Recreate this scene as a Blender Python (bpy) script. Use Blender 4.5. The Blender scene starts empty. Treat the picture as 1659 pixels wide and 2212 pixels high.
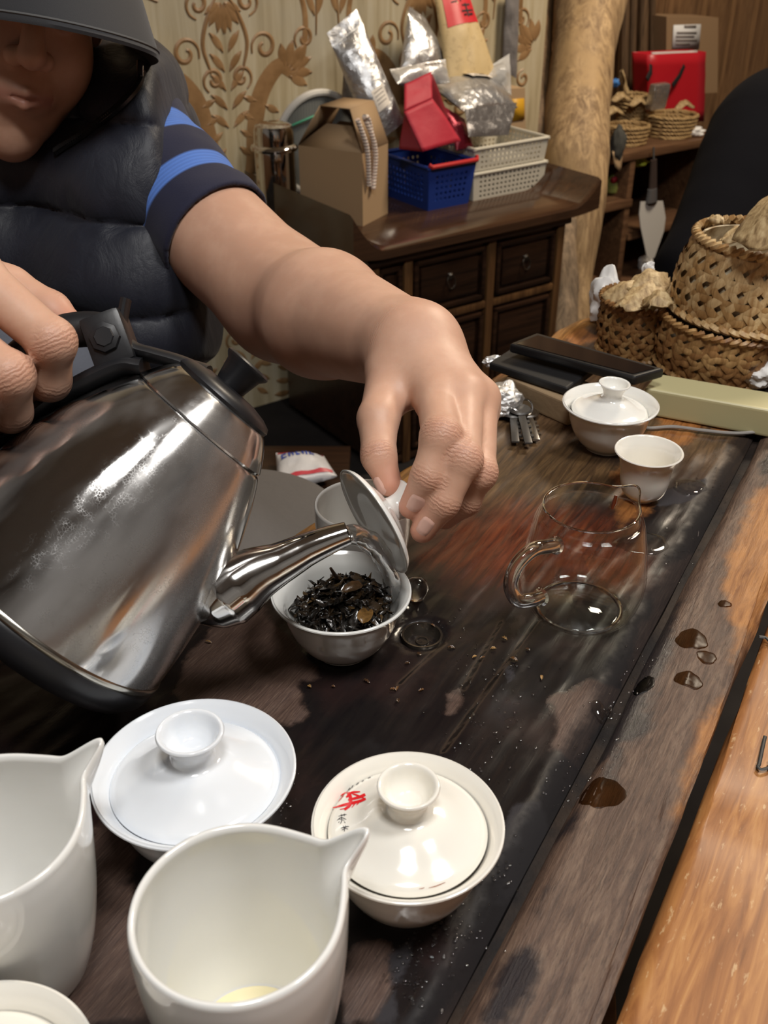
import bpy, bmesh, math, random
import numpy as np
from mathutils import Vector, Matrix
S = bpy.context.scene
COL = S.collection
# ---------------------------------------------------------------- camera
F_PX, CX, CY, CAM_H, PITCH = 2200.0, 829.5, 1106.0, 0.465, math.radians(32)
cam_d = bpy.data.cameras.new('camera'); cam = bpy.data.objects.new('camera', cam_d); COL.objects.link(cam)
cam.location = (0, 0, CAM_H); cam.rotation_euler = (math.pi/2 - PITCH, 0, 0)
cam_d.sensor_fit = 'HORIZONTAL'; cam_d.sensor_width = 36; cam_d.lens = 36*F_PX/1659
cam_d.clip_start = 0.02; cam_d.dof.use_dof = True; cam_d.dof.focus_distance = 0.72; cam_d.dof.aperture_fstop = 20
S.camera = cam
# ---------------------------------------------------------------- world, lamps, exposure
W = bpy.data.worlds.new('world'); S.world = W; W.use_nodes = True
W.node_tree.nodes['Background'].inputs[0].default_value = (0.92, 0.95, 1.0, 1)
W.node_tree.nodes['Background'].inputs[1].default_value = 0.04
def area(name, loc, size, power, col, aim=None, sy=None):
    l = bpy.data.lights.new(name, 'AREA'); l.energy = power; l.color = col; l.size = size
    if sy: l.shape = 'RECTANGLE'; l.size_y = sy
    o = bpy.data.objects.new(name, l); COL.objects.link(o); o.location = loc
    if aim is not None: o.rotation_euler = (Vector(aim)-Vector(loc)).to_track_quat('-Z', 'Y').to_euler()
    return o
l1 = area('ceiling_panel_lamp', (0.80, 0.28, 1.80), 0.36, 15, (1.0, 0.98, 0.95)); l1.rotation_euler = (0, 0, 0.6)
l2 = area('ceiling_panel_lamp', (0.02, -0.10, 1.80), 0.36, 15, (1.0, 0.98, 0.95)); l2.rotation_euler = (0, 0, 0.6)
l3 = area('back_room_lamp', (1.35, 2.35, 1.80), 0.5, 40, (1.0, 0.85, 0.66))
S.view_settings.view_transform = 'Standard'; S.view_settings.look = 'None'
S.view_settings.gamma = 1.0; S.view_settings.use_curve_mapping = False
S.view_settings.exposure = 0.40
S.cycles.use_denoising = True; S.cycles.max_bounces = 10; S.cycles.transmission_bounces = 10
S.cycles.sample_clamp_indirect = 4.0; S.cycles.caustics_reflective = False; S.cycles.caustics_refractive = False
# ---------------------------------------------------------------- projecting helpers (where a thing seen in the photograph stands)
SP, CP = math.sin(PITCH), math.cos(PITCH)
def ray(px, py):
    u, v = (px-CX)/F_PX, (py-CY)/F_PX
    return np.array([u, CP - v*SP, -SP - v*CP])
def at(px, py, d): return np.array([0, 0, CAM_H]) + ray(px, py)*d
def onz(px, py, z=0.0):
    r = ray(px, py); return at(px, py, (z-CAM_H)/r[2])
def proj(p):
    q = np.asarray(p, float) - np.array([0, 0, CAM_H]); d = q[1]*CP - q[2]*SP
    return CX + F_PX*q[0]/d, CY - F_PX*(q[1]*SP + q[2]*CP)/d, d
def zat(x, y, py):                                   # height over (x, y) that shows at row py
    lo, hi = -1.5, 0.46
    for _ in range(50):
        m = (lo+hi)/2
        if proj((x, y, m))[1] > py: lo = m
        else: hi = m
    return (lo+hi)/2
CAMR, CAMU, CAMF = np.array([1., 0, 0]), np.array([0, SP, CP]), np.array([0, CP, -SP])
def nrm(v): v = np.asarray(v, float); return v/max(np.linalg.norm(v), 1e-12)
# ---------------------------------------------------------------- objects
def link(o, parent=None, **kw):
    COL.objects.link(o)
    if parent is not None: o.parent = parent
    for k, v in kw.items(): o[k] = v
    return o
def tag(o, label=None, cat=None, group=None, kind=None):
    if label: o['label'] = label
    if cat: o['category'] = cat
    if group: o['group'] = group
    if kind: o['kind'] = kind
    return o
def thing(name, label, cat, loc=(0, 0, 0), rot=None, group=None):
    o = bpy.data.objects.new(name, None); o.empty_display_size = 0.05; COL.objects.link(o)
    o.location = tuple(loc)
    if rot is not None:
        if isinstance(rot, Matrix): o.rotation_euler = rot.to_euler()
        else: o.rotation_euler = rot
    return tag(o, label, cat, group)
def mesh(name, vs, fs, mat=None, parent=None, smooth=True, loc=None, rot=None, sharp=None):
    me = bpy.data.meshes.new(name)
    me.from_pydata([tuple(map(float, v)) for v in vs], [], [tuple(map(int, f)) for f in fs])
    me.update()
    if smooth: me.polygons.foreach_set('use_smooth', [True]*len(me.polygons))
    if sharp is not None: me.set_sharp_from_angle(angle=math.radians(sharp))
    o = bpy.data.objects.new(name, me)
    if mat is not None: me.materials.append(mat)
    link(o, parent)
    if loc is not None: o.location = tuple(loc)
    if rot is not None: o.rotation_euler = rot.to_euler() if isinstance(rot, Matrix) else rot
    return o
class B:                                            # collects shapes for ONE mesh object
    def __init__(s): s.v, s.f = [], []
    def add(s, vs, fs):
        n = len(s.v); s.v += [tuple(v) for v in vs]; s.f += [tuple(i+n for i in f) for f in fs]; return s
    def box(s, c, d, M=None, taper=1.0, bev=0.0):
        x, y, z = d[0]/2, d[1]/2, d[2]/2
        if bev > 0:
            bm = bmesh.new(); bmesh.ops.create_cube(bm, size=1)
            for v in bm.verts: v.co = Vector((v.co.x*2*x, v.co.y*2*y, v.co.z*2*z))
            bmesh.ops.bevel(bm, geom=bm.edges[:], offset=bev, segments=2, affect='EDGES', profile=0.6)
            vs = [np.array(v.co) for v in bm.verts]; bm.verts.index_update()
            fs = [[v.index for v in f.verts] for f in bm.faces]; bm.free()
        else:
            vs = [np.array((sx*x*(taper if sz > 0 else 1), sy*y*(taper if sz > 0 else 1), sz*z)) for sz in (-1, 1) for sx, sy in ((-1, -1), (1, -1), (1, 1), (-1, 1))]
            fs = [(3, 2, 1, 0), (4, 5, 6, 7), (0, 1, 5, 4), (1, 2, 6, 5), (2, 3, 7, 6), (3, 0, 4, 7)]
        if M is not None: R = np.array(M); vs = [R@v for v in vs]
        return s.add([v+np.asarray(c, float) for v in vs], fs)
    def tube(s, path, r, n=10, cap=True, flat=None):
        P = [np.asarray(p, float) for p in path]; k = len(P); rr = r if hasattr(r, '__len__') else [r]*k
        up = None; rings = []
        for i in range(k):
            t = nrm(P[min(i+1, k-1)]-P[max(i-1, 0)])
            if up is None:
                up = np.array([0, 0, 1.]) if abs(t[2]) < .9 else np.array([1., 0, 0])
                if flat is not None: up = np.asarray(flat[0], float)
            a = nrm(np.cross(t, up)); up = nrm(np.cross(a, t)); q = 1.0 if flat is None else flat[1]
            rings.append([P[i] + rr[i]*(math.cos(2*math.pi*j/n)*a + q*math.sin(2*math.pi*j/n)*up) for j in range(n)])
        vs = [p for g in rings for p in g]
        fs = [(i*n+j, i*n+(j+1) % n, (i+1)*n+(j+1) % n, (i+1)*n+j) for i in range(k-1) for j in range(n)]
        if cap: fs += [tuple(reversed(range(n))), tuple(range((k-1)*n, k*n))]
        return s.add(vs, fs)
    def lathe(s, prof, n=64, c=(0, 0, 0), deform=None):
        vs, idx = [], []
        for (r, z) in prof:
            if r < 1e-6: idx.append([len(vs)]*n); vs.append((c[0], c[1], c[2]+z))
            else:
                idx.append(list(range(len(vs), len(vs)+n)))
                for j in range(n):
                    a = 2*math.pi*j/n; x, y, zz = r*math.cos(a), r*math.sin(a), z
                    if deform: x, y, zz = deform(x, y, zz, a)
                    vs.append((c[0]+x, c[1]+y, c[2]+zz))
        fs = []
        for a, b in zip(idx, idx[1:]):
            for j in range(n):
                q = [a[j], a[(j+1) % n], b[(j+1) % n], b[j]]; u = []
                for i in q:
                    if i not in u: u.append(i)
                if len(u) > 2: fs.append(tuple(u))
        return s.add(vs, fs)
    def build(s, name, mat, parent=None, smooth=True, sharp=35, **kw): return mesh(name, s.v, s.f, mat, parent, smooth, sharp=sharp, **kw)
def smooth_path(pts, n=40):                          # Catmull-Rom through points
    P = [np.asarray(p, float) for p in pts]; P = [2*P[0]-P[1]] + P + [2*P[-1]-P[-2]]; out = []
    m = len(P)-3
    for i in range(m):
        k = max(2, n//m)
        for j in range(k):
            t = j/k; a, b, c, d = P[i:i+4]
            out.append(.5*((2*b)+(-a+c)*t+(2*a-5*b+4*c-d)*t*t+(-a+3*b-3*c+d)*t**3))
    out.append(P[-2]); return out
def pchip(x, y, n):                                  # dense smooth profile
    P = smooth_path([np.array(q, float) for q in zip(x, y)], n); return [(p[0], p[1]) for p in P]
def shade_subsurf(o, lv=1):
    m = o.modifiers.new('sub', 'SUBSURF'); m.levels = lv; m.render_levels = lv; return o
def attr(o, name, vals):
    a = o.data.attributes.new(name, 'FLOAT', 'POINT'); a.data.foreach_set('value', np.asarray(vals, np.float32)); return o
def attr_col(o, name, vals):
    a = o.data.attributes.new(name, 'FLOAT_COLOR', 'POINT'); v = np.ones((len(vals), 4), np.float32); v[:, :3] = vals
    a.data.foreach_set('color', v.ravel()); return o
# ---------------------------------------------------------------- node materials
class NT:
    def __init__(s, name):
        s.m = bpy.data.materials.new(name); s.m.use_nodes = True; s.t = s.m.node_tree; s.p = s.t.nodes['Principled BSDF']
        s.tc = s.n('ShaderNodeTexCoord')
    def n(s, typ, props=None, **inp):
        k = s.t.nodes.new(typ)
        for a, b in (props or {}).items(): setattr(k, a, b)
        for a, b in inp.items(): s.set(k, a, b)
        return k
    def set(s, node, key, val):
        key = key.replace('_', ' ') if isinstance(key, str) and key not in node.inputs else key
        if isinstance(key, str) and key.startswith('i') and key[1:].isdigit(): key = int(key[1:])
        i = node.inputs[key]
        if isinstance(val, bpy.types.NodeSocket): s.t.links.new(val, i)
        elif isinstance(val, bpy.types.Node): s.t.links.new(val.outputs[0], i)
        elif isinstance(i.default_value, float): i.default_value = val
        elif hasattr(i.default_value, '__len__') and len(i.default_value) == 4: i.default_value = (*val, 1)[:4]
        else: i.default_value = val
    def P(s, **kw):
        for a, b in kw.items(): s.set(s.p, a, b)
        return s
    def obj(s, scale=(1, 1, 1), rot=(0, 0, 0), loc=(0, 0, 0), src='Object'):
        return s.n('ShaderNodeMapping', None, Vector=s.tc.outputs[src], Scale=scale, Rotation=rot, Location=loc).outputs[0]
    def noise(s, scale, detail=4, rough=.55, vec=None, dist=0.0):
        k = s.n('ShaderNodeTexNoise', None, Scale=float(scale), Detail=float(detail), Roughness=float(rough), Distortion=float(dist))
        s.t.links.new(vec if vec is not None else s.tc.outputs['Object'], k.inputs['Vector']); return k.outputs['Fac']
    def math(s, op, a, b=0.0, c=0.0, clamp=False):
        k = s.t.nodes.new('ShaderNodeMath'); k.operation = op; k.use_clamp = clamp
        for i, q in enumerate((a, b, c)):
            if isinstance(q, bpy.types.NodeSocket): s.t.links.new(q, k.inputs[i])
            else: k.inputs[i].default_value = q
        return k.outputs[0]
    def ramp(s, fac, stops, interp='LINEAR'):
        k = s.t.nodes.new('ShaderNodeValToRGB'); k.color_ramp.interpolation = interp; e = k.color_ramp.elements
        while len(e) < len(stops): e.new(.5)
        for q, (p, c) in zip(e, stops):
            q.position = p; q.color = (*c, 1) if hasattr(c, '__len__') else (c, c, c, 1)
        s.t.links.new(fac, k.inputs[0]); return k.outputs[0]
    def step(s, val, lo, hi):                        # smooth 0..1
        k = s.t.nodes.new('ShaderNodeMapRange'); k.interpolation_type = 'SMOOTHSTEP'
        s.t.links.new(val, k.inputs[0]); k.inputs[1].default_value = lo; k.inputs[2].default_value = hi; return k.outputs[0]
    def mix(s, fac, a, b, mode='MIX'):
        k = s.t.nodes.new('ShaderNodeMix'); k.data_type = 'RGBA'; k.blend_type = mode
        for i, q in ((0, fac), (6, a), (7, b)):
            if isinstance(q, bpy.types.NodeSocket): s.t.links.new(q, k.inputs[i])
            elif i == 0: k.inputs[0].default_value = q
            else: k.inputs[i].default_value = (*q, 1)[:4]
        return k.outputs[2]
    def mixf(s, fac, a, b):
        k = s.t.nodes.new('ShaderNodeMix'); k.data_type = 'FLOAT'
        for i, q in ((0, fac), (2, a), (3, b)):
            if isinstance(q, bpy.types.NodeSocket): s.t.links.new(q, k.inputs[i])
            else: k.inputs[i].default_value = q
        return k.outputs[0]
    def attr(s, name, out='Fac'):
        k = s.t.nodes.new('ShaderNodeAttribute'); k.attribute_name = name; return k.outputs[out]
    def bump(s, h, strength=.3, dist=.001):
        k = s.t.nodes.new('ShaderNodeBump'); k.inputs['Strength'].default_value = strength; k.inputs['Distance'].default_value = dist
        s.t.links.new(h, k.inputs['Height']); s.t.links.new(k.outputs[0], s.p.inputs['Normal']); return s
def mat(name, col, rough=.5, metal=0., var=None, bump=None, spec=None, coat=0., trans=0., ior=None, sss=0., sheen=0., alpha=1., scale3=None, rvar=None):
    t = NT(name); t.P(Base_Color=col, Roughness=rough, Metallic=metal)
    vec = t.obj(scale3) if scale3 else None
    if var: t.set(t.p, 'Base Color', t.mix(t.step(t.noise(var[0], 5, .6, vec), .3, .7), col, var[1]))
    if rvar: t.set(t.p, 'Roughness', t.mixf(t.step(t.noise(rvar[0], 4, .6, vec), .35, .65), rough, rvar[1]))
    if bump: t.bump(t.noise(bump[0], 5, .6, vec), bump[1], bump[2])
    if spec is not None: t.P(Specular_IOR_Level=spec)
    if coat: t.P(Coat_Weight=coat, Coat_Roughness=.08)
    if trans: t.P(Transmission_Weight=trans)
    if ior: t.P(IOR=ior)
    if sss: t.P(Subsurface_Weight=sss, Subsurface_Radius=(.01, .004, .002), Subsurface_Scale=.6)
    if sheen: t.P(Sheen_Weight=sheen)
    if alpha < 1: t.P(Alpha=alpha)
    return t.m
def wood(name, dark, light, scale=1.0, rough=.5, axis=0, ring=9., spec=.5, coat=0., bump=.25, dirt=None):
    t = NT(name); st = [14*scale]*3; st[axis] = 1.1*scale
    v = t.obj(tuple(st)); g = t.noise(3., 8, .65, v, 1.2); st2 = [90*scale]*3; st2[axis] = 3*scale
    g2 = t.noise(2., 4, .7, t.obj(tuple(st2)), .3)
    c = t.ramp(g, [(.3, dark), (.52, tuple((a+b)/2 for a, b in zip(dark, light))), (.72, light)])
    c = t.mix(t.math('MULTIPLY', t.step(g2, .52, .68), .55), c, dark)
    if dirt: c = t.mix(t.step(t.noise(5*scale, 5, .6), .5, .68), c, dirt)
    t.P(Base_Color=c, Roughness=rough, Specular_IOR_Level=spec)
    if coat: t.P(Coat_Weight=coat, Coat_Roughness=.12)
    t.bump(t.math('ADD', g, g2), bump, .0012); return t.m
def white_glaze(name, col, warm=None):
    t = NT(name); c = t.mix(t.step(t.noise(18, 3), .4, .7), col, tuple(k*.97 for k in col))
    t.P(Base_Color=c, Roughness=.12, Specular_IOR_Level=.5, Coat_Weight=.6, Coat_Roughness=.03, Subsurface_Weight=.12, Subsurface_Radius=(.006, .005, .004), Subsurface_Scale=.5)
    return t.m
MT = {}
MT['glaze'] = white_glaze('white_porcelain', (.80, .795, .76))
MT['glaze_cool'] = white_glaze('cool_porcelain', (.76, .79, .83))
MT['glaze_cream'] = white_glaze('cream_porcelain', (.83, .80, .73))
MT['glaze_grey'] = white_glaze('grey_porcelain', (.66, .64, .60))
MT['black'] = mat('black_plastic', (.012, .012, .014), .38, bump=(400, .1, .0003), spec=.5)
MT['black_gloss'] = mat('black_gloss', (.006, .006, .007), .08, coat=.6)
MT['chrome'] = mat('polished_steel', (.72, .71, .69), .07, 1., rvar=(30, .16))
MT['glass'] = mat('clear_glass', (.97, .985, .98), 0.0, trans=1., ior=1.3, spec=.5)
MT['glass_solid'] = mat('solid_glass', (.97, .99, .985), 0.0, trans=1., ior=1.46)
MT['water'] = mat('water', (.97, .985, 1), 0.0, trans=1., ior=1.33)
# ================================================================ the room
FLOOR = -0.75
EU, EV = np.array([.485, .875, 0]), np.array([.875, -.485, 0]); EU, EV = nrm(EU), nrm(EV)      # along / across the tea table
def tb(u, v, z=0.0): return EU*u + EV*v + np.array([0, 0, z])
def uv_of(p): p = np.asarray(p, float); return p@EU, p@EV
XC, YC = np.array([.819, .574, 0]), np.array([-.574, .819, 0])                                # along / behind the cabinet front
CAB0 = np.array([-.038, 2.084, 0])
def cb(x, y, z): return CAB0 + XC*x + YC*y + np.array([0, 0, z])
RCAB = Matrix(((XC[0], YC[0], 0), (XC[1], YC[1], 0), (0, 0, 1)))
ANG = math.atan2(XC[1], XC[0])
def fnoise(p, seed=0, f=1.0, oct=4):
    r = np.random.RandomState(seed); p = np.asarray(p, float); out = np.zeros(len(p)); a = 1.0
    for o in range(oct):
        for _ in range(5):
            d = r.normal(size=p.shape[1]); d /= np.linalg.norm(d)
            out += a*np.sin(p@d*f*(2**o)*2*math.pi*(.7+.6*r.rand()) + r.rand()*6.28)/5
        a *= .55
    return out
fl = NT('floor_concrete'); c = fl.mix(fl.step(fl.noise(3, 5), .35, .7), (.016, .014, .014), (.034, .030, .028)); fl.P(Base_Color=c, Roughness=.9, Specular_IOR_Level=.1); fl.bump(fl.noise(60, 4), .2, .001)
b = B(); b.box((0.4, 1.7, FLOOR-.02), (5, 6, .04)); o = b.build('floor', fl.m, smooth=False); o['kind'] = 'structure'
# --- wallpapered wall behind the cabinet
WY = .50
wp = NT('wallpaper'); v = wp.obj((28, 28, 1.6)); st = wp.noise(1.2, 6, .6, v, .6)
c = wp.ramp(st, [(.28, (.34, .27, .155)), (.48, (.50, .42, .27)), (.66, (.60, .53, .38))])
c = wp.mix(wp.math('MULTIPLY', wp.step(wp.noise(2, 5), .5, .75), .5), c, (.45, .44, .38)); wp.P(Base_Color=c, Roughness=.55); wp.bump(wp.noise(1.5, 4, .6, wp.obj((200, 200, 6))), .2, .0008)
WX1 = .93
b = B(); b.box((WX1/2-.6, WY+.03, .55), (WX1+1.2, .06, 2.6)); o = b.build('wall_back', wp.m, smooth=False); o['kind'] = 'structure'; wall = o
o.location = tuple(CAB0); o.rotation_euler = (0, 0, ANG)
dm = NT('damask_print'); c = dm.ramp(dm.noise(14, 5, .6), [(.3, (.21, .115, .045)), (.55, (.33, .19, .085)), (.75, (.42, .27, .13))]); dm.P(Base_Color=c, Roughness=.45); dm.bump(dm.noise(160, 3), .3, .0006)
def damask():
    bb = B(); H = .62; Wd = .27                       # half a repeat; mirrored about x = 0
    def stroke(pts, w, n=22):
        P = smooth_path([np.array((p[0], p[1], 0.)) for p in pts], n); k = len(P); L, R, Cc = [], [], []
        for i, p in enumerate(P):
            t = nrm(P[min(i+1, k-1)]-P[max(i-1, 0)]); nn = np.array([-t[1], t[0], 0]); s = i/(k-1)
            q = w[0]*(1-s)**2 + 2*w[1]*s*(1-s) + w[2]*s*s if len(w) == 3 else w[0]*(1-s)+w[1]*s
            L.append(p+nn*q); R.append(p-nn*q); Cc.append(p)
        return L, Cc, R
    strokes = []
    def add(pts, w, n=22): strokes.append(stroke(pts, w, n))
    def leaf(x, y, a, l, w, bend=0.0):
        a = math.radians(a); d = np.array([math.cos(a), math.sin(a)]); nn = np.array([-d[1], d[0]])
        add([np.array([x, y]), np.array([x, y])+d*l*.5+nn*bend*l*.6, np.array([x, y])+d*l+nn*bend*l], (.0005, w*2.1, .0004), 10)
    def curl(x, y, r, a0, turns, w, sgn=1):
        pts = []
        for i in range(15):
            t = i/14; a = math.radians(a0)+sgn*t*turns*6.283; q = r*(1-.78*t)
            pts.append((x+q*math.cos(a), y+q*math.sin(a)))
        add(pts, (w*.6, w*2, w*.9), 30)
    # great S stems, growing from the axis and swelling to leafy heads
    add([(.015, .02), (.045, .09), (.060, .17), (.085, .25), (.135, .30), (.175, .275)], (.004, .036, .010), 34)
    add([(.012, .03), (.07, .05), (.12, .03), (.15, -.02)], (.003, .010, .002))
    for i, (a, l) in enumerate([(-35, .055), (-10, .062), (15, .066), (40, .066), (65, .060), (92, .052)]): leaf(.150+.012*math.cos(math.radians(a)), .285+.012*math.sin(math.radians(a)), a, l, .011, .12)
    for i, y in enumerate((.10, .14, .18, .22)): leaf(.068+.008*i, y, 10-8*i, .052-.004*i, .008, -.25); leaf(.050+.008*i, y+.01, 128+6*i, .040, .007, .25)
    curl(.098, .345, .034, 200, 1.25, .0042, -1); curl(.135, .155, .030, 150, 1.2, .0042, -1); curl(.035, .285, .028, -60, 1.2, .0040, 1)
    curl(.185, .205, .024, 90, 1.2, .0036, -1); curl(.205, .355, .028, 220, 1.2, .0038, -1); curl(.06, .44, .030, -80, 1.3, .0040, 1)
    add([(.04, .30), (.055, .36), (.035, .42), (.012, .455)], (.003, .008, .002))
    for i, (a, l) in enumerate([(18, .05), (42, .058), (66, .062), (88, .064)]): leaf(.004, .455, a, l, .010, .1)       # palmette on the axis
    for i, (a, l) in enumerate([(-20, .045), (-48, .055), (-72, .06), (-90, .062)]): leaf(.004, .44, a, l, .009, -.1)
    for i in range(5): leaf(.006, .34-.04*i, 35-4*i, .05, .008, .35)
    for i in range(4): leaf(.235, .40+.035*i, 130-8*i, .055, .008, -.3); leaf(.24, .40+.035*i, 50+8*i, .05, .008, .3)
    add([(.238, .36), (.242, .45), (.240, .55)], (.002, .005, .002))
    curl(.20, .565, .030, -100, 1.2, .004, 1); curl(.145, .48, .032, -30, 1.25, .0042, 1)
    add([(.175, .275), (.20, .32), (.21, .40), (.19, .46), (.15, .45)], (.006, .010, .003))
    add([(.03, .56), (.07, .54), (.11, .56), (.125, .60)], (.003, .010, .003))
    for i in range(4): leaf(.05+.022*i, .548+.004*i, 60+12*i, .045, .008, .2)
    for ix in range(-3, 5):
        for iy in range(0, 5):
            for sg in (1, -1):
                ox = ix*2*Wd + .235 + Wd; oz = -.83 + iy*H + (H/2 if False else 0)
                for L, Cc, R in strokes:
                    vs = []
                    for l_, c_, r_ in zip(L, Cc, R): vs += [(ox+sg*l_[0], 0, oz+l_[1]), (ox+sg*c_[0], -.0022, oz+c_[1]), (ox+sg*r_[0], 0, oz+r_[1])]
                    xs = [q[0] for q in vs]; zs = [q[2] for q in vs]
                    if max(xs) > WX1 or min(xs) < -1.1 or max(zs) > 1.2 or min(zs) < FLOOR: continue
                    k = len(L); fs = []
                    for i in range(k-1):
                        for j in (0, 1):
                            q = (3*i+j, 3*i+j+1, 3*i+3+j+1, 3*i+3+j); fs.append(q if sg > 0 else tuple(reversed(q)))
                    bb.add(vs, fs)
    o = bb.build('damask_pattern', dm.m, wall); o.location = (0, WY-.0004, 0); o['kind'] = 'stuff'
damask()
MT['bark'] = wood('weathered_wood', (.15, .085, .04), (.68, .47, .25), 1.0, .7, 2, dirt=(.50, .33, .16))
MT['shelf_wood'] = wood('shelf_wood', (.10, .045, .02), (.22, .105, .045), 1.0, .5, 0)
MT['plank_wood'] = wood('plank_wall', (.13, .065, .028), (.34, .19, .085), 1.0, .6, 2)
# --- plank wall at right, behind the shelf
w2 = B(); w2.box((0, .04, 0), (2.6, .03, 2.6)); WR = w2.build('wall_right', MT['shelf_wood'], smooth=False); WR['kind'] = 'structure'
WR.location = tuple(cb(2.05, 1.02, .55)); WR.rotation_euler = (0, 0, ANG)
rnd = random.Random(5); x = -1.3
while x < 1.3:
    w = rnd.uniform(.13, .24); bb = B(); bb.box((0, 0, 0), (w-.006, .03, 2.58), bev=.004); p = bb.build('plank', MT['plank_wood'], WR, smooth=False)
    p.location = (x+w/2, rnd.uniform(-.004, .004), 0); x += w
WCOL = mat('wall_paint', (.33, .32, .31), .7, var=(3, (.25, .24, .23)))
for nm, c_, d_ in (('wall_left', (-1.75, 1.1, .55), (.06, 5.6, 2.62)), ('wall_front', (.3, -1.55, .55), (4.2, .06, 2.62)), ('wall_side', (2.75, 1.1, .55), (.06, 5.6, 2.62))):
    b = B(); b.box(c_, d_); o = b.build(nm, WCOL if nm != 'wall_side' else MT['shelf_wood'], smooth=False); o['kind'] = 'structure'
b = B(); b.box((-1.70, 1.1, FLOOR+.5), (.02, 5.5, 1.0)); b.box((.3, -1.51, FLOOR+.5), (4.1, .02, 1.0)); o = b.build('trim_1', MT['shelf_wood'], smooth=False); o['kind'] = 'structure'
b = B(); b.box((.3, 1.6, 1.86), (5, 6.4, .04)); o = b.build('ceiling', mat('ceiling_paint', (.62, .60, .57), .9), smooth=False); o['kind'] = 'structure'
# ================================================================ tea table
VL_U = [-.15, .3, .54, .64, .78, .95, 1.115, 1.2, 1.32, 1.42]; VL_V = [-.60, -.56, -.428, -.412, -.376, -.398, -.395, -.355, -.28, -.16]
def vL(u): return np.interp(u, VL_U, VL_V) + .004*np.sin(u*31)+.003*np.sin(u*57+1)
table = thing('tea_table', 'dark stained slab tea table with wet top, raised rail and honey-coloured left edge', 'table', (0, 0, 0))
def poly_sd(pts, P):                                  # signed distance (inside negative) of 2-D points to a polygon
    Q = np.asarray(pts, float)[:, :2]; P = np.asarray(P, float)[:, :2]; d = np.full(len(P), 1e9); ins = np.zeros(len(P), bool)
    for a, b_ in zip(Q, np.roll(Q, -1, 0)):
        e = b_-a; w = P-a; t = np.clip((w@e)/(e@e), 0, 1); d = np.minimum(d, np.linalg.norm(w-t[:, None]*e, axis=1))
        c1 = (a[1] <= P[:, 1]) & (b_[1] > P[:, 1]); c2 = (b_[1] <= P[:, 1]) & (a[1] > P[:, 1]); cr = e[0]*w[:, 1]-e[1]*w[:, 0]
        ins ^= (c1 & (cr > 0)) | (c2 & (cr < 0))
    return np.where(ins, -d, d)
def px_poly(pts, z=0.0): return [onz(x, y, z) for x, y in pts]
DRAIN = onz(912, 1372, 0)
DRY = [px_poly(q) for q in (
    [(360, 1500), (420, 1400), (470, 1335), (560, 1300), (640, 1400), (700, 1470), (655, 1475), (660, 1540), (630, 1570), (520, 1530), (430, 1560)],
    [(1195, 1560), (1200, 1510), (1280, 1470), (1340, 1480), (1300, 1560), (1240, 1640), (1190, 1620)],
    [(960, 1500), (985, 1490), (1000, 1515), (970, 1540)],
    [(140, 2212), (210, 1780), (280, 1780), (300, 1850), (265, 1900), (330, 2212)],
    [(740, 2212), (760, 2060), (840, 2040), (860, 2140), (820, 2212)],
    [(940, 2212), (1010, 2120), (1090, 2050), (1130, 1950), (1180, 1900), (1160, 2010), (1060, 2212)],
    [(1340, 1500), (1370, 1380), (1440, 1260), (1520, 1160), (1540, 1190), (1480, 1300), (1400, 1440)],
    [(1420, 1260), (1425, 1230), (1520, 1170), (1500, 1240), (1440, 1280)])]
FILM_SHEEN = [px_poly(q) for q in (
    [(1090, 1800), (1110, 1740), (1170, 1725), (1190, 1790), (1150, 1870), (1090, 1930), (1030, 2010), (1000, 2030), (1000, 1980), (1040, 1900)],
    [(850, 2060), (890, 2030), (895, 2060), (870, 2130), (860, 2212), (800, 2212), (840, 2140)],
    [(1340, 1600), (1370, 1500), (1450, 1470), (1420, 1540), (1380, 1600)],
    [(1085, 1440), (1110, 1420), (1120, 1460), (1095, 1480)],
    [(1420, 1090), (1430, 1060), (1530, 1030), (1530, 1060), (1480, 1085)])]
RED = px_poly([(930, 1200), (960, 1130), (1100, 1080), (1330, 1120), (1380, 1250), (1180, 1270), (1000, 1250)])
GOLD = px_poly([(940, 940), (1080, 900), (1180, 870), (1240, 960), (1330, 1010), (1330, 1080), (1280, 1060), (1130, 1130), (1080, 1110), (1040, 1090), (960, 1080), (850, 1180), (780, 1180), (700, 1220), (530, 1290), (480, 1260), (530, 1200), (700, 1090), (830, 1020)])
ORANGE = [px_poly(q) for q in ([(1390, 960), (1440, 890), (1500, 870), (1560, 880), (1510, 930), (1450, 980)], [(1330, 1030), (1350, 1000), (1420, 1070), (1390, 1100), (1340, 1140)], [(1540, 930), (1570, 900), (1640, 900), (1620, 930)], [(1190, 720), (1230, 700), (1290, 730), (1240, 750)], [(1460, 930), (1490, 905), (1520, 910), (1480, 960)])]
V_G = -.113
CRACKS = (((955, 1625), (1175, 1320), .0005), ((1000, 1490), (1085, 1340), .0004), ((860, 1480), (960, 1390), .0003))
nu, nv = 300, 150
us = np.linspace(-.15, 1.42, nu); vs_, grid = [], []
for u in us:
    for j in range(nv):
        a = float(vL(u)); v = a + (V_G-a)*(j/(nv-1)); vs_.append((u, v))
vs_ = np.array(vs_); uu, vv = vs_[:, 0], vs_[:, 1]; P3 = uu[:, None]*EU + vv[:, None]*EV
edge = vv - vL(uu)
z = .0012*fnoise(P3[:, :2], 3, 3.0) + .0005*fnoise(vs_*np.array([1, 6.]), 4, 8.)
z += .004*np.exp(-((edge-.030)/.014)**2) - .016*np.exp(-(edge/.010)**2)            # raised live edge, rolled over outside
z -= .007*np.clip(1-(V_G-vv)/.016, 0, 1)**2                                        # slope into the gutter
z -= .020*np.clip(1-(1.42-uu)/.012, 0, 1)
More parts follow.
